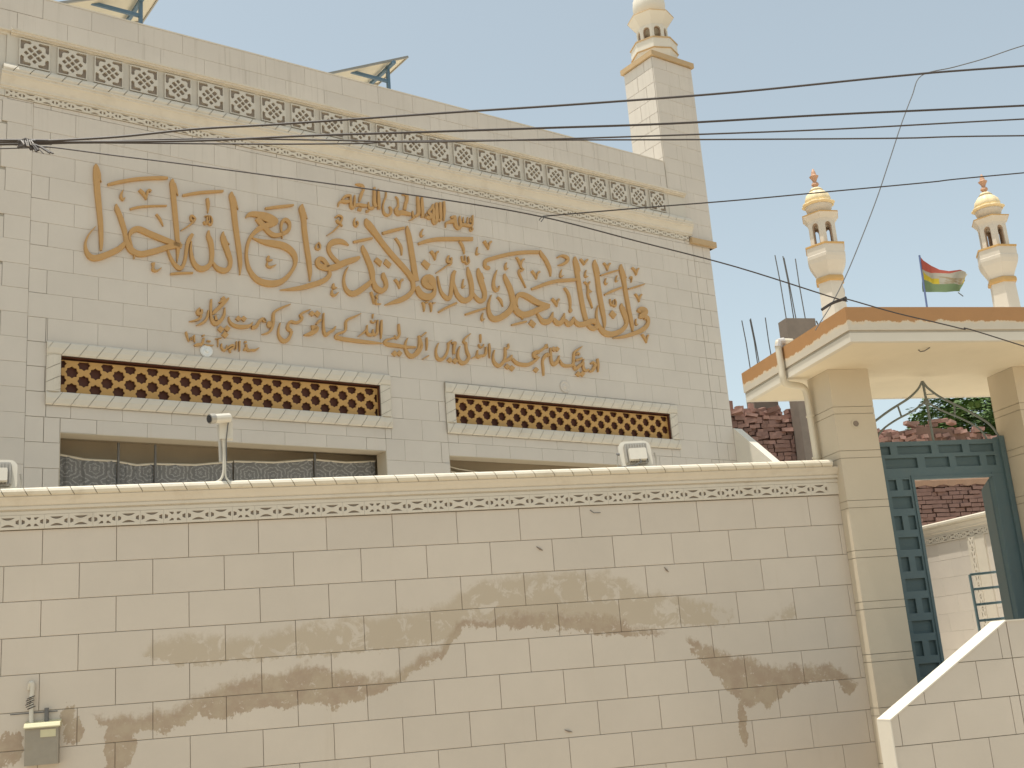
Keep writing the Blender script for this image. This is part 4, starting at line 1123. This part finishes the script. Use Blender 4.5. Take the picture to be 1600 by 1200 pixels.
# stair side wall beyond the street wall, against the hall
sw = thing('stair_wall', 'narrow grey stair wall with bright sloping top where the hall meets the street wall', 'wall', (OF.x, OF.y, 0), YF)
b = MB(); sx0, sx1 = 4.752, 4.955
sec = [(0, 0), (-1.9, 0), (-1.9, 4.0), (-.80, 4.85), (-.02, 5.60), (0, 5.60)]
for x in (sx0, sx1): b.v += [(x, y, z) for y, z in sec]
b.f += [tuple(range(6)), tuple(range(11, 5, -1))] + [(i, i + 6, (i + 1) % 6 + 6, (i + 1) % 6) for i in range(6)]
put('side_wall', b, 'white_plaster', sw)

# ================================================================== COURTYARD WALL seen through the gate
cw = thing('courtyard_wall', 'sunlit cream wall with carved coping seen through the open gate', 'wall', (7.177, 21.03, 0), R(109) + math.pi)
# local x runs towards the viewer, y behind
put('wall_core', MB().box(-.9, 6.2, .014, .22, 0, 3.70), 'grout_pale', cw)
row = 0; z = 3.365
while z > .3:
    z0 = z - .305; x = -.9 + (.305 if row % 2 else 0)
    if row % 2: tile(cw, 'tile', -.9, -.6, z0, z)
    while x < 6.1: tile(cw, 'tile', x, min(x + .61, 6.2), z0, z); x += .61
    z = z0; row += 1
put('lattice_backing', MB().box(-.9, 6.2, -.001, .013, 3.366, 3.494), 'recess', cw)
x = -.8; i = 0
while x < 6.1: put('lattice_block', LAT[0 if i % 3 == 0 else 1], None, cw, (x, -.0015, 3.43)); x += .1985; i += 1
put('coping_moulding', MB().sweep([(-.01, 3.494), (.02, 3.495), (.02, 3.53), (.035, 3.54), (.04, 3.57), (.07, 3.62), (.07, 3.64), (-.01, 3.64)], -.9, 6.2), 'mould', cw)
put('coping', MB().sweep([(-.24, 3.64), (.085, 3.64), (.10, 3.665), (.10, 3.70), (.08, 3.72), (-.24, 3.73)], -.9, 6.2), 'cap', cw)
px0 = 1.15
put('pilaster', MB().box(px0, px0 + .42, -.03, .0, .2, 3.365), 'mould', cw)
for i in range(16): put('lattice_block', LAT[1], None, cw, (px0 + .12, -.0315, 3.26 - i * .20), (0, R(90), 0))

# ================================================================== NEIGHBOUR'S BRICK WALL, CONCRETE COLUMNS
BN = 9.0
nb = thing('brick_wall', 'rough red brick wall of the neighbouring plot with loose bricks on top', 'wall', (*(OW - NW * BN), 0), YW)
put('wall_core', MB().box(5.2, 14.5, .06, .28, 0, 5.40), 'brick_joint', nb)
bm = []
for i in range(7):
    b = MB(); b.box(0, .225, 0, .108, 0, .068)
    rr = random.Random(i); b.v = [(x + rr.uniform(-.008, .008), y + rr.uniform(-.008, .008), z + rr.uniform(-.006, .006)) for x, y, z in b.v]
    me = b.mesh('brick'); me.materials.append(M['brick']); bm.append(me)
rnd = random.Random(5); NBR = [0]
def brick(x, y, z, rx=0, ry=0, rz=0, sx=1.0):
    if NBR[0] < 298:
        o = put('brick', rnd.choice(bm), None, nb, (x, y, z), (rx, ry, rz)); o.scale = (sx, 1, 1); NBR[0] += 1
    else:
        r3 = Matrix.Translation((x, y, z)) @ Matrix.Rotation(rz, 4, 'Z') @ Matrix.Rotation(ry, 4, 'Y')
        b = MB().box(0, .225 * sx, 0, .108, 0, .068); xb.add([r3 @ Vector(v) for v in b.v], b.f)
xb = MB()
# left stretch, coarse and uneven
z = 5.0; c = 0
while z < 6.10:
    x = 6.1 + (.06 if c % 2 else 0)
    while x < 8.05:
        q = rnd.choice((.5, .5, .5, .62, 1.0)); lim = z > 5.62
        brick(x, rnd.uniform(-.045, .02), z + (rnd.uniform(-.012, .012) if lim else rnd.uniform(-.004, .004)), rnd.uniform(-.1, .1) if lim else 0, rnd.uniform(-.16, .16) if lim else rnd.uniform(-.03, .03), rnd.uniform(-.2, .2) if lim else rnd.uniform(-.05, .05), q); x += .225 * q + rnd.uniform(.006, .022)
    z += .079; c += 1
for i in range(16): brick(rnd.uniform(6.2, 7.8), rnd.uniform(-.03, .08), 6.12 + rnd.uniform(0, .08), rnd.uniform(-.3, .3), rnd.uniform(-.35, .35), rnd.uniform(-.8, .8))
put('wall_core', MB().box(6.0, 8.2, .07, .27, 5.41, 6.13), 'brick_joint', nb)
for i, (x, h) in enumerate(((6.45, .17), (6.56, .30), (6.70, .20), (6.77, .20), (6.98, .24), (6.36, .14))):
    brick(x + .068, .05, 6.06 + h - .16, 0, R(-90), 0, 1.0)
for x in (6.50, 6.83): brick(x, .06, 6.20, 0, 0, 0, .9)
# loose pile above, and courses seen through the wicket
put('pile_core', MB().plate([[(9.4, 5.40), (12.4, 5.40), (12.1, 5.62), (11.3, 5.74), (10.6, 5.82), (10.1, 5.74), (9.4, 5.66)]], .05, .22), 'brick_joint', nb)
for lay in range(6):
    x = 9.55
    while x < 12.2 - lay * .12:
        if lay < 2 or rnd.random() < (.95 - .11 * lay): brick(x, rnd.uniform(-.05, .12), 5.42 + lay * .073 + rnd.uniform(0, .015), rnd.uniform(-.25, .25), rnd.uniform(-.28, .28), rnd.uniform(-.6, .6), rnd.choice((1, .7, .5, .6)))
        x += rnd.uniform(.10, .19)
for i in range(5): brick(10.3 + rnd.uniform(-.1, 1.0), 0, 5.84 + rnd.uniform(0, .05), rnd.uniform(-.3, .3), rnd.uniform(-.3, .3), rnd.uniform(-.6, .6))
z = 3.86; c = 0
while z < 4.62:
    x = 9.75 + (.12 if c % 2 else 0)
    while x < 12.3:
        q = rnd.choice((1, 1, 1, .5, .75)); brick(x, rnd.uniform(-.035, .02), z + rnd.uniform(-.008, .008), rnd.uniform(-.06, .06), rnd.uniform(-.04, .04), rnd.uniform(-.05, .05), q); x += .228 * q + rnd.uniform(.006, .02)
    z += .082; c += 1
if xb.v: o = put('more_bricks', xb, 'brick', nb); o['kind'] = 'stuff'
mb_ = MB(); n = 40
for i in range(n + 1):
    x = 9.2 + 4 * i / n; wv = .02 * math.sin(i * 1.7) + rnd.uniform(-.012, .012)
    mb_.v += [(x, -.03 + wv * .4, 4.62 + wv), (x, -.045, 4.72), (x, -.02, 4.83 + wv), (x, .06, 4.84), (x, .06, 4.60)]
for i in range(n):
    for j in range(4): a = 5 * i + j; mb_.f.append((a, a + 5, a + 6, a + 1))
put('mud_band', mb_, 'mud', nb)
for nm, s0, s1, zt, lab in (('concrete_column', 7.70, 8.33, 7.93, 'raw grey concrete column with long bent rebars, taller of the two'), ('concrete_column', 6.93, 7.45, 7.06, 'brownish concrete column with thin rebars beside the hall, lower of the two')):
    t = thing(nm, lab, 'column', (*(OW - NW * ((BN - .35) if s0 > 7.5 else BN + .45) + DW * ((s0 + s1) / 2 + (.06 if s0 > 7.5 else .33))), 0), YW, 'unfinished concrete columns')
    h = (s1 - s0) / 2; sh_ = 0.31 if s0 > 7.5 else .2
    b = MB(); b.box(-h, h, 0, .3, 0, zt); b.v = [(x + rnd.uniform(-.012, .012), y, z + (rnd.uniform(-.02, .02) if z > 1 else 0)) for x, y, z in b.v]
    put('column_body', b, 'concrete', t)
    rb = (-.23, -.05, -.02, .20) if s0 > 7.5 else (-.17, .02, .05, .35)
    for i, q in enumerate(rb):
        hh = 1.28 if s0 > 7.5 else 1.12
        hh += rnd.uniform(-.05, .08)
        put('rebar', MB().tube([(q, .12 + .04 * (i % 2), zt - .1), (q - .02 - .01 * i, .12, zt + hh * .6), (q - .05 - .012 * (i % 3), .12, zt + hh)], .0105, 6), 'rebar', t)
    if s0 > 7.5: put('binding_wire', MB().tube([(h + .01, -.01, zt - .05), (h + .06, -.02, zt - .2), (h + .09, 0, zt - .45)], .014, 6), 'rebar', t)
st = tag(put('wooden_stick', MB().tube([(-.12, 0, -.2), (.10, 0, .35)], .022, 6), 'rebar', None, (*(OW - NW * (BN - .03) + DW * 6.33), 6.2), (0, 0, YW)), 'dark stick leaning up from the brick wall beside the hall', 'stick')

# ================================================================== TREE
tr = thing('leafy_tree', 'dense green tree growing behind the neighbouring brick wall', 'tree', (12.0, 27.0, 0))
put('trunk', MB().tube([(0, 0, 0), (.05, .05, 2.2), (-.1, 0, 4.2), (.1, .1, 6.2)], [.24, .2, .15, .07], 10), 'bark', tr)
rt = random.Random(3)
for i in range(9):
    a = rt.uniform(0, 6.28); put('limb', MB().tube([(0, 0, 3.4 + .25 * i), (.9 * math.cos(a), .9 * math.sin(a), 4.3 + .3 * i), (1.9 * math.cos(a), 1.9 * math.sin(a), 4.9 + .32 * i)], [.08, .05, .02], 6), 'bark', tr)
lv = MB()
cl = []
for i in range(620):
    a = rt.uniform(0, 6.283); rr = 2.9 * math.sqrt(rt.random()); zz = rt.uniform(-1, 1)
    f = math.sqrt(max(0, 1 - zz * zz)); cl.append(Vector((rr * math.cos(a) * (.35 + .65 * f), rr * math.sin(a) * (.35 + .65 * f), 6.1 + 1.55 * zz)))
for c in cl:                                             # feathery sprays: a drooping stem carrying paired leaflets
    for s_ in range(5):
        d = Vector((rt.uniform(-1, 1), rt.uniform(-1, 1), rt.uniform(-.5, .35))).normalized(); p = c + Vector((rt.gauss(0, .16), rt.gauss(0, .16), rt.gauss(0, .12)))
        side = d.cross(Vector((0, 0, 1))).normalized()
        for j in range(11):
            q = p + d * (.04 + .042 * j) + Vector((0, 0, -.0035 * j * j))
            for sg in (-1, 1):
                e = q + side * sg * rt.uniform(.09, .15) + Vector((0, 0, rt.uniform(-.04, .01))); o = len(lv.v)
                lv.v += [tuple(q), tuple((q + e) / 2 + d * .040), tuple(e + d * .01), tuple((q + e) / 2 - d * .028)]
                lv.f.append((o, o + 1, o + 2, o + 3))
put('crown', lv, 'leaf', tr)

# ================================================================== CANOPY MINARETS
def small_minaret(s_, lab):
    t = thing('canopy_minaret', lab, 'minaret', (*(OW + DW * s_ + NW * .05), 4.83), YW, 'small minarets on the gate canopy')
    Z = lambda v: v - 4.93; c = (0, 0, 0); H = 6
    put('shaft', MB().lathe([(.160, 0), (.142, .66)], H, c), 'minaret', t)
    put('shaft_ring', MB().lathe([(.142, Z(5.575)), (.166, Z(5.585)), (.168, Z(5.61)), (.160, Z(5.635)), (.14, Z(5.64))], H, c), 'gold_trim', t)
    put('corbel', MB().lathe([(.145, Z(5.64)), (.158, Z(5.68)), (.185, Z(5.73)), (.215, Z(5.79)), (.228, Z(5.84)), (.230, Z(5.875)), (.224, Z(5.88)), (.226, Z(5.97))], H, c), 'minaret', t)
    put('gallery_trim', MB().lathe([(.232, Z(5.97)), (.236, Z(5.975)), (.236, Z(5.99)), (.19, Z(5.996))], H, c), 'gold_trim', t)
    R_ = .162; ap = R_ * math.cos(math.pi / 6); wd = R_ / 2
    for j in range(6):
        ang = 2 * math.pi * (j + .5) / 6
        b = MB(); arched_side(b, wd, Z(5.99), Z(6.29), wd * .46, .255, ap, ang, .014); a_s = put('arched_side', b, 'minaret', t)
        b = MB(); arched_side(b, wd * .90, Z(5.99), Z(6.29), wd * .34, .235, ap - .0145, ang, .022); put('arch_reveal', b, 'arch_brown', a_s)
    put('eave', MB().lathe([(.158, Z(6.25)), (.170, Z(6.29)), (.205, Z(6.335)), (.214, Z(6.345))], H, c), 'minaret', t)
    put('eave_trim', MB().lathe([(.217, Z(6.345)), (.219, Z(6.357)), (.12, Z(6.39))], H, c), 'gold_trim', t)
    put('dome_base', MB().lathe([(.090, Z(6.37)), (.105, Z(6.39)), (.128, Z(6.42)), (.140, Z(6.46)), (.142, Z(6.48))], 24, c, 0, lambda a, z: 1 + .04 * abs(math.cos(4 * a))), 'minaret', t, smooth=True)
    put('dome_petals', MB().lathe([(.142, Z(6.475)), (.166, Z(6.492)), (.164, Z(6.502)), (.135, Z(6.515)), (.12, Z(6.52))], 48, c, 0, lambda a, z: 1 + .10 * abs(math.cos(4 * a))), 'dome', t)
    put('dome', MB().lathe([(.128, Z(6.515)), (.132, Z(6.55)), (.118, Z(6.60)), (.085, Z(6.64)), (.060, Z(6.655)), (.072, Z(6.66)), (.05, Z(6.69)), (.03, Z(6.70))], 48, c, 0, lambda a, z: 1 + .09 * abs(math.cos(4 * a))), 'dome', t, smooth=True)
    put('finial', MB().lathe([(.03, Z(6.69)), (.022, Z(6.71)), (.042, Z(6.735)), (.036, Z(6.755)), (.018, Z(6.77)), (.030, Z(6.80)), (.052, Z(6.835)), (.040, Z(6.84)), (.030, Z(6.85)), (.022, Z(6.89)), (.008, Z(6.925)), (.001, Z(6.93))], 10, c), 'finial', t)
    for z in (5.47, 5.20):
        an = -math.pi / 6
        def tf(x, y, zz, an=an, z=z):
            rr = .128 - y; return (math.cos(an) * rr - math.sin(an) * x, math.sin(an) * rr + math.cos(an) * x, zz + Z(z))
        put('painted_star', MB().plate([star(0, 0, .036)], -.004, .004, tf), 'gold', t)
    return t
small_minaret(3.62, 'small minaret with gilded dome on the left end of the canopy')
small_minaret(5.765, 'small minaret with gilded dome on the right part of the canopy')

# ================================================================== FLAG
FN = -.25
fb, ft = Wp(1448, 488, FN), Wp(1436.5, 399, FN)
fl = thing('flag', 'ragged red, white and green flag flying from a blue pole behind the canopy', 'flag', (*(OW + NW * FN + DW * fb[0]), 4.83), YW)
ph = ft[1] - 4.83; lean = ft[0] - fb[0]
put('pole', MB().tube([(0, 0, 0), (lean, 0, ph)], .011, 8), 'pole', fl)
edge = [(1437, 400, 1443, 455), (1446, 405, 1452, 455.5), (1458, 413, 1464, 456.5), (1470, 420, 1476, 457.5), (1482, 424, 1487, 458), (1494, 425, 1496, 457.5), (1505, 427, 1502, 453), (1512, 428, 1506, 447), (1515.5, 426, 1511, 436)]
b = MB(); NV = 10
for i, (x0, y0, x1, y1) in enumerate(edge):
    for j in range(NV + 1):
        t = j / NV; s_, z_ = Wp(x0 + (x1 - x0) * t, y0 + (y1 - y0) * t, FN)
        b.v.append((s_ - fb[0], .06 * math.sin(i * .9 + t * 1.2) * min(1, i / 2) + .02 * math.sin(i * 2.1 - t * 5), z_ - 4.83))
for i in range(len(edge) - 1):
    for j in range(NV): a = i * (NV + 1) + j; b.f.append((a, a + 1, a + NV + 2, a + NV + 1))
me = b.mesh('cloth'); uvl = me.uv_layers.new(name='UVMap')
for lp_ in me.loops:
    i, j = divmod(lp_.vertex_index, NV + 1); uvl.data[lp_.index].uv = (i / (len(edge) - 1), 1 - j / NV)
cl_ = put('cloth', me, 'flag', fl, smooth=True)
a, b_ = Wp(1497, 457, FN), Wp(1505, 463, FN)
put('loose_thread', MB().tube([(a[0] - fb[0], 0, a[1] - 4.83), (b_[0] - fb[0], 0, b_[1] - 4.83)], .006, 5), 'cable_grey', fl)

# ================================================================== LIGHTS AND CAMERA ON THE STREET WALL
def rbox(b, w_, h_, y0, y1, r, n=5, cx=0, cz=0):
    pts = []
    for sx, sz, a0 in ((1, -1, -90), (1, 1, 0), (-1, 1, 90), (-1, -1, 180)):
        for j in range(n): t = R(a0 + 90 * j / (n - 1)); pts.append((cx + sx * (w_ - r) + r * math.cos(t), cz + sz * (h_ - r) + r * math.sin(t)))
    return b.plate([pts], y0, y1)
def floodlight(s_, label, rz, tilt):
    t = thing('floodlight', label, 'floodlight', (*(OW + DW * s_ - NW * .04), 3.552), YW + rz, 'floodlights on the street wall')
    def T(b, name, mn):
        o = put(name, b, mn, t, (0, 0, .155), (tilt, 0, 0)); return o
    T(rbox(MB(), .165, .150, .045, .060, .07), 'bezel', 'lamp_pale')
    T(rbox(MB(), .118, .112, .010, .044, .03), 'heat_sink', 'lamp_body')
    for i in range(9): T(MB().box(-.108 + i * .027 - .004, -.108 + i * .027 + .004, -.012, .0095, -.10, .10), 'cooling_fin', 'lamp_body')
    T(rbox(MB(), .088, .060, -.060, -.013, .012, cz=-.03), 'driver_box', 'lamp_pale')
    T(rbox(MB(), .15, .135, .061, .066, .05), 'front_glass', 'glass_dark')
    put('bracket', MB().tube([(-.19, .03, .155), (-.20, .03, .10), (-.195, .03, .005), (.195, .03, .005), (.20, .03, .10), (.19, .03, .155)], .009, 6), 'lamp_body', t)
    put('bracket_screw', MB().lathe([(.014, -.03), (.014, 0)], 8), 'rebar', t, (-.168, .03, .155), (0, R(90), 0))
    put('cable_tail', MB().tube([(.0, -.06, .10), (.02, -.09, .05), (-.05, -.10, .012), (-.22, -.08, .008)], .006, 6), 'cable_grey', t)
    return t
floodlight(1.235, 'grey floodlight on the street wall below the right grille', R(-6), R(-12))
floodlight(-4.70, 'grey floodlight on the street wall, cut by the left edge of the photo', R(8), R(-12))
for nx, ny, dx, dz in ((843, 857, .03, .02), (1041, 890, .02, .025), (888, 1142, .035, .012)):
    q = Wp(nx, ny); put('dark_mark', MB().tube([(q[0] - dx, -.003, q[1] + dz), (q[0], -.008, q[1] - .004), (q[0] + dx, -.004, q[1] - dz)], [.003, .009, .003], 6), 'concrete', bw)  # small dark marks on the wall, built as tapered tubes
sc = thing('security_camera', 'white bullet security camera on a bent pole above the street wall', 'camera', (*(OW + DW * -2.775 - NW * .05), 3.552), YW)
put('mount_pole', MB().tube(spline([(-.10, 0, .0), (-.03, 0, .03), (.0, 0, .10), (.005, 0, .25), (.005, 0, .45)], 4), .011, 8), 'lamp_pale', sc)
put('mount_pole', MB().tube(spline([(.07, 0, .0), (.025, 0, .05), (.018, 0, .15), (.02, 0, .45)], 4), .008, 8), 'lamp_pale', sc)
put('mount_pole', MB().tube([(-.035, .01, .55), (-.028, .01, .44), (-.022, .01, .20)], .016, 8), 'lamp_body', sc)
put('junction_box', MB().box(-.03, .09, -.02, .07, .41, .62), 'lamp_pale', sc)
put('camera_body', MB().tube([(.06, -.05, .60), (-.07, -.13, .575)], .043, 14), 'lamp_pale', sc, smooth=False)
put('sun_hood', MB().tube([(-.072, -.131, .577), (-.115, -.158, .567)], .047, 14), 'lamp_body', sc)
put('lens', MB().tube([(-.117, -.159, .567), (-.122, -.162, .566)], .036, 14), 'glass_dark', sc)
put('cable_tail', MB().tube([(.06, -.03, .60), (.045, -.05, .52), (.03, -.02, .40), (.03, 0, .2)], .006, 6), 'cable_grey', sc)

# ================================================================== METER BOX AND CONDUIT (bottom left)
def wl(x, y): return Wp(x, y)
mb0 = wl(66, 1160)
mbx = thing('meter_box', 'old grey service box with cream top and short conduit pipes on the street wall', 'service box', (*(OW + DW * mb0[0]), mb0[1]), YW)
L = lambda x, y: (wl(x, y)[0] - mb0[0], wl(x, y)[1] - mb0[1])
x0, z1_ = L(42, 1138); x1, z0_ = L(93, 1192)
put('box_body', MB().box(x0, x1, -.10, .0, z0_, z1_ - .005), 'box_grey', mbx)
put('box_lid', MB().sweep([(0, z1_ - .004), (.115, z1_ - .004), (.115, z1_ + .006), (.10, z1_ + .03), (0, z1_ + .055)], x0 - .008, x1 + .012), 'lid', mbx)
put('box_plate', MB().box(x0 + .12, x1 - .02, -.104, -.1005, z1_ - .08, z1_ - .02), 'lid', mbx)
a, b1, c1_ = L(49, 1068), L(50, 1100), L(50, 1136)
put('bent_conduit', MB().tube(spline([(a[0] - .012, -.012, a[1] - .05), (a[0] - .006, -.03, a[1] - .01), (a[0] + .008, -.045, a[1] + .005), (a[0] + .016, -.042, a[1] - .02), (b1[0], -.035, b1[1]), (c1_[0], -.04, c1_[1] - .0)], 4), .019, 10), 'lamp_pale', mbx, smooth=True)
a2, b2 = L(74, 1106), L(74, 1136); put('short_conduit', MB().tube([(a2[0], -.035, a2[1]), (b2[0], -.04, b2[1])], .018, 10), 'rebar', mbx)
for i in range(6): q = L(49 + random.uniform(-3, 3), 1090 + 3.2 * i); put('binding_wire', MB().tube([(q[0] - .03, -.045, q[1] - .01), (q[0], -.062, q[1]), (q[0] + .03, -.045, q[1] + .012)], .004, 5), 'cable', mbx)
q0, q1 = L(16, 1116), L(90, 1111); put('strap', MB().box(q0[0], q1[0], -.006, -.001, q1[1] - .004, q1[1] + .004), 'rebar', mbx)

# ================================================================== OVERHEAD CABLES
def cable(pts, r, label, d0=7.6, d1=9.2, m_='cable', group='overhead cables crossing the facade', name='overhead_cable'):
    P = [at_dist(x, y, d0 + (d1 - d0) * x / 1600) for x, y in spline(pts, 6)]
    o = put(name, MB().tube(P, r, 6), m_, None); return tag(o, label, 'cable', group)
cable([(-900, 224), (0, 219), (48, 221), (180, 214), (300, 202), (420, 195), (540, 187), (700, 176), (900, 163), (1150, 144), (1400, 119), (1600, 103), (2500, 40)],  .0090, 'thick black cable, uppermost of those leaving the knot at the left')
cable([(-900, 230), (0, 222), (60, 222), (300, 220), (480, 212), (640, 207), (850, 200), (1050, 193), (1300, 179), (1600, 165), (2500, 120)],  .0090, 'thick black cable second from top of those leaving the knot', 7.62, 9.22)
cable([(-900, 234), (0, 225), (60, 224), (300, 217), (520, 219), (640, 222), (800, 219), (1000, 213), (1300, 202), (1600, 186), (2500, 140)],  .0068, 'thin black cable ending just under the second thick one at the right edge', 7.66, 9.26)
cable([(-900, 238), (0, 226), (60, 225), (150, 223), (400, 225), (560, 224), (620, 221), (800, 219), (1100, 218), (1400, 216), (1600, 212), (2500, 205)],  .0066, 'nearly level black cable, lowest of the bundle at the right edge', 7.69, 9.29)
cable([(-900, 252), (0, 232), (40, 229), (80, 230), (180, 243), (300, 258), (500, 285), (700, 313), (848, 339), (1000, 378), (1150, 417), (1312, 468), (1322, 467), (1400, 489), (1500, 513), (1600, 541), (2400, 800)], .0054, 'thin wire falling from the knot across the lettering to the lower right edge', 7.72, 9.3)
cable([(848, 338), (1000, 325), (1150, 313), (1300, 299), (1450, 285), (1600, 270), (2500, 190)], .0054, 'thin wire rising to the right from the splice below the cornice', 7.72, 9.3)
cable([(2300, -190), (1700, 45), (1600, 71), (1540, 91), (1490, 105), (1440, 118), (1425, 150), (1408, 195), (1390, 250), (1370, 310), (1345, 375), (1322, 430), (1300, 474), (1280, 506), (1274, 516)], .0054, 'grey wire dropping steeply past the left canopy minaret', 9.6, 10.9, 'cable_grey')
cable([(1284, 484), (1300, 474), (1316, 468), (1322, 465)], .013, 'short thick cable end hanging in front of the left canopy minaret', 7.74, 9.32)
kn = thing('cable_knot', 'dark tangle of taped cables where the overhead cables meet, upper left', 'cable splice', at_dist(45, 226, 7.66))
rk = random.Random(9); K0 = Vector(at_dist(45, 226, 7.66))
for i in range(12):
    y = rk.uniform(219, 232); P = [at_dist(30 + rk.uniform(-2, 4), y, 7.63), at_dist(40, rk.uniform(216, 233), 7.60 + rk.uniform(-.02, .02)), at_dist(50 + rk.uniform(-3, 6), rk.uniform(218, 236), 7.62)]
    put('wrapped_turn', MB().tube([Vector(p) - K0 for p in P], .010, 6), 'cable', kn)
for tx, ty, r in ((57, 237, .009), (68, 240, .0045), (78, 239, .008), (83, 240, .007), (60, 235, .009)):
    put('loose_end', MB().tube([Vector(p) - K0 for p in (at_dist(44, 222, 7.62), at_dist((44 + tx) / 2 + 2, (222 + ty) / 2 - 1, 7.61), at_dist(tx, ty, 7.60))], r, 6), 'cable', kn)
for i in range(6):
    x = 33 + i * 3.2; put('tape_strip', MB().tube([Vector(p) - K0 for p in (at_dist(x, 217 + rk.uniform(0, 3), 7.585), at_dist(x + rk.uniform(1, 5), 226 + rk.uniform(-2, 3), 7.58))], .0045, 5), 'tape', kn)
spz = thing('wire_splice', 'small twisted splice where two thin wires meet below the cornice', 'cable splice', at_dist(848, 339, 8.56))
K1 = Vector(at_dist(848, 339, 8.56))
for i in range(5):
    put('twist', MB().tube([Vector(at_dist(848 + rk.uniform(-6, 6), 339 + rk.uniform(-4, 6), 8.55)) - K1, Vector(at_dist(848 + rk.uniform(-6, 8), 339 + rk.uniform(-4, 8), 8.55)) - K1], .004, 5), 'cable_grey', spz)
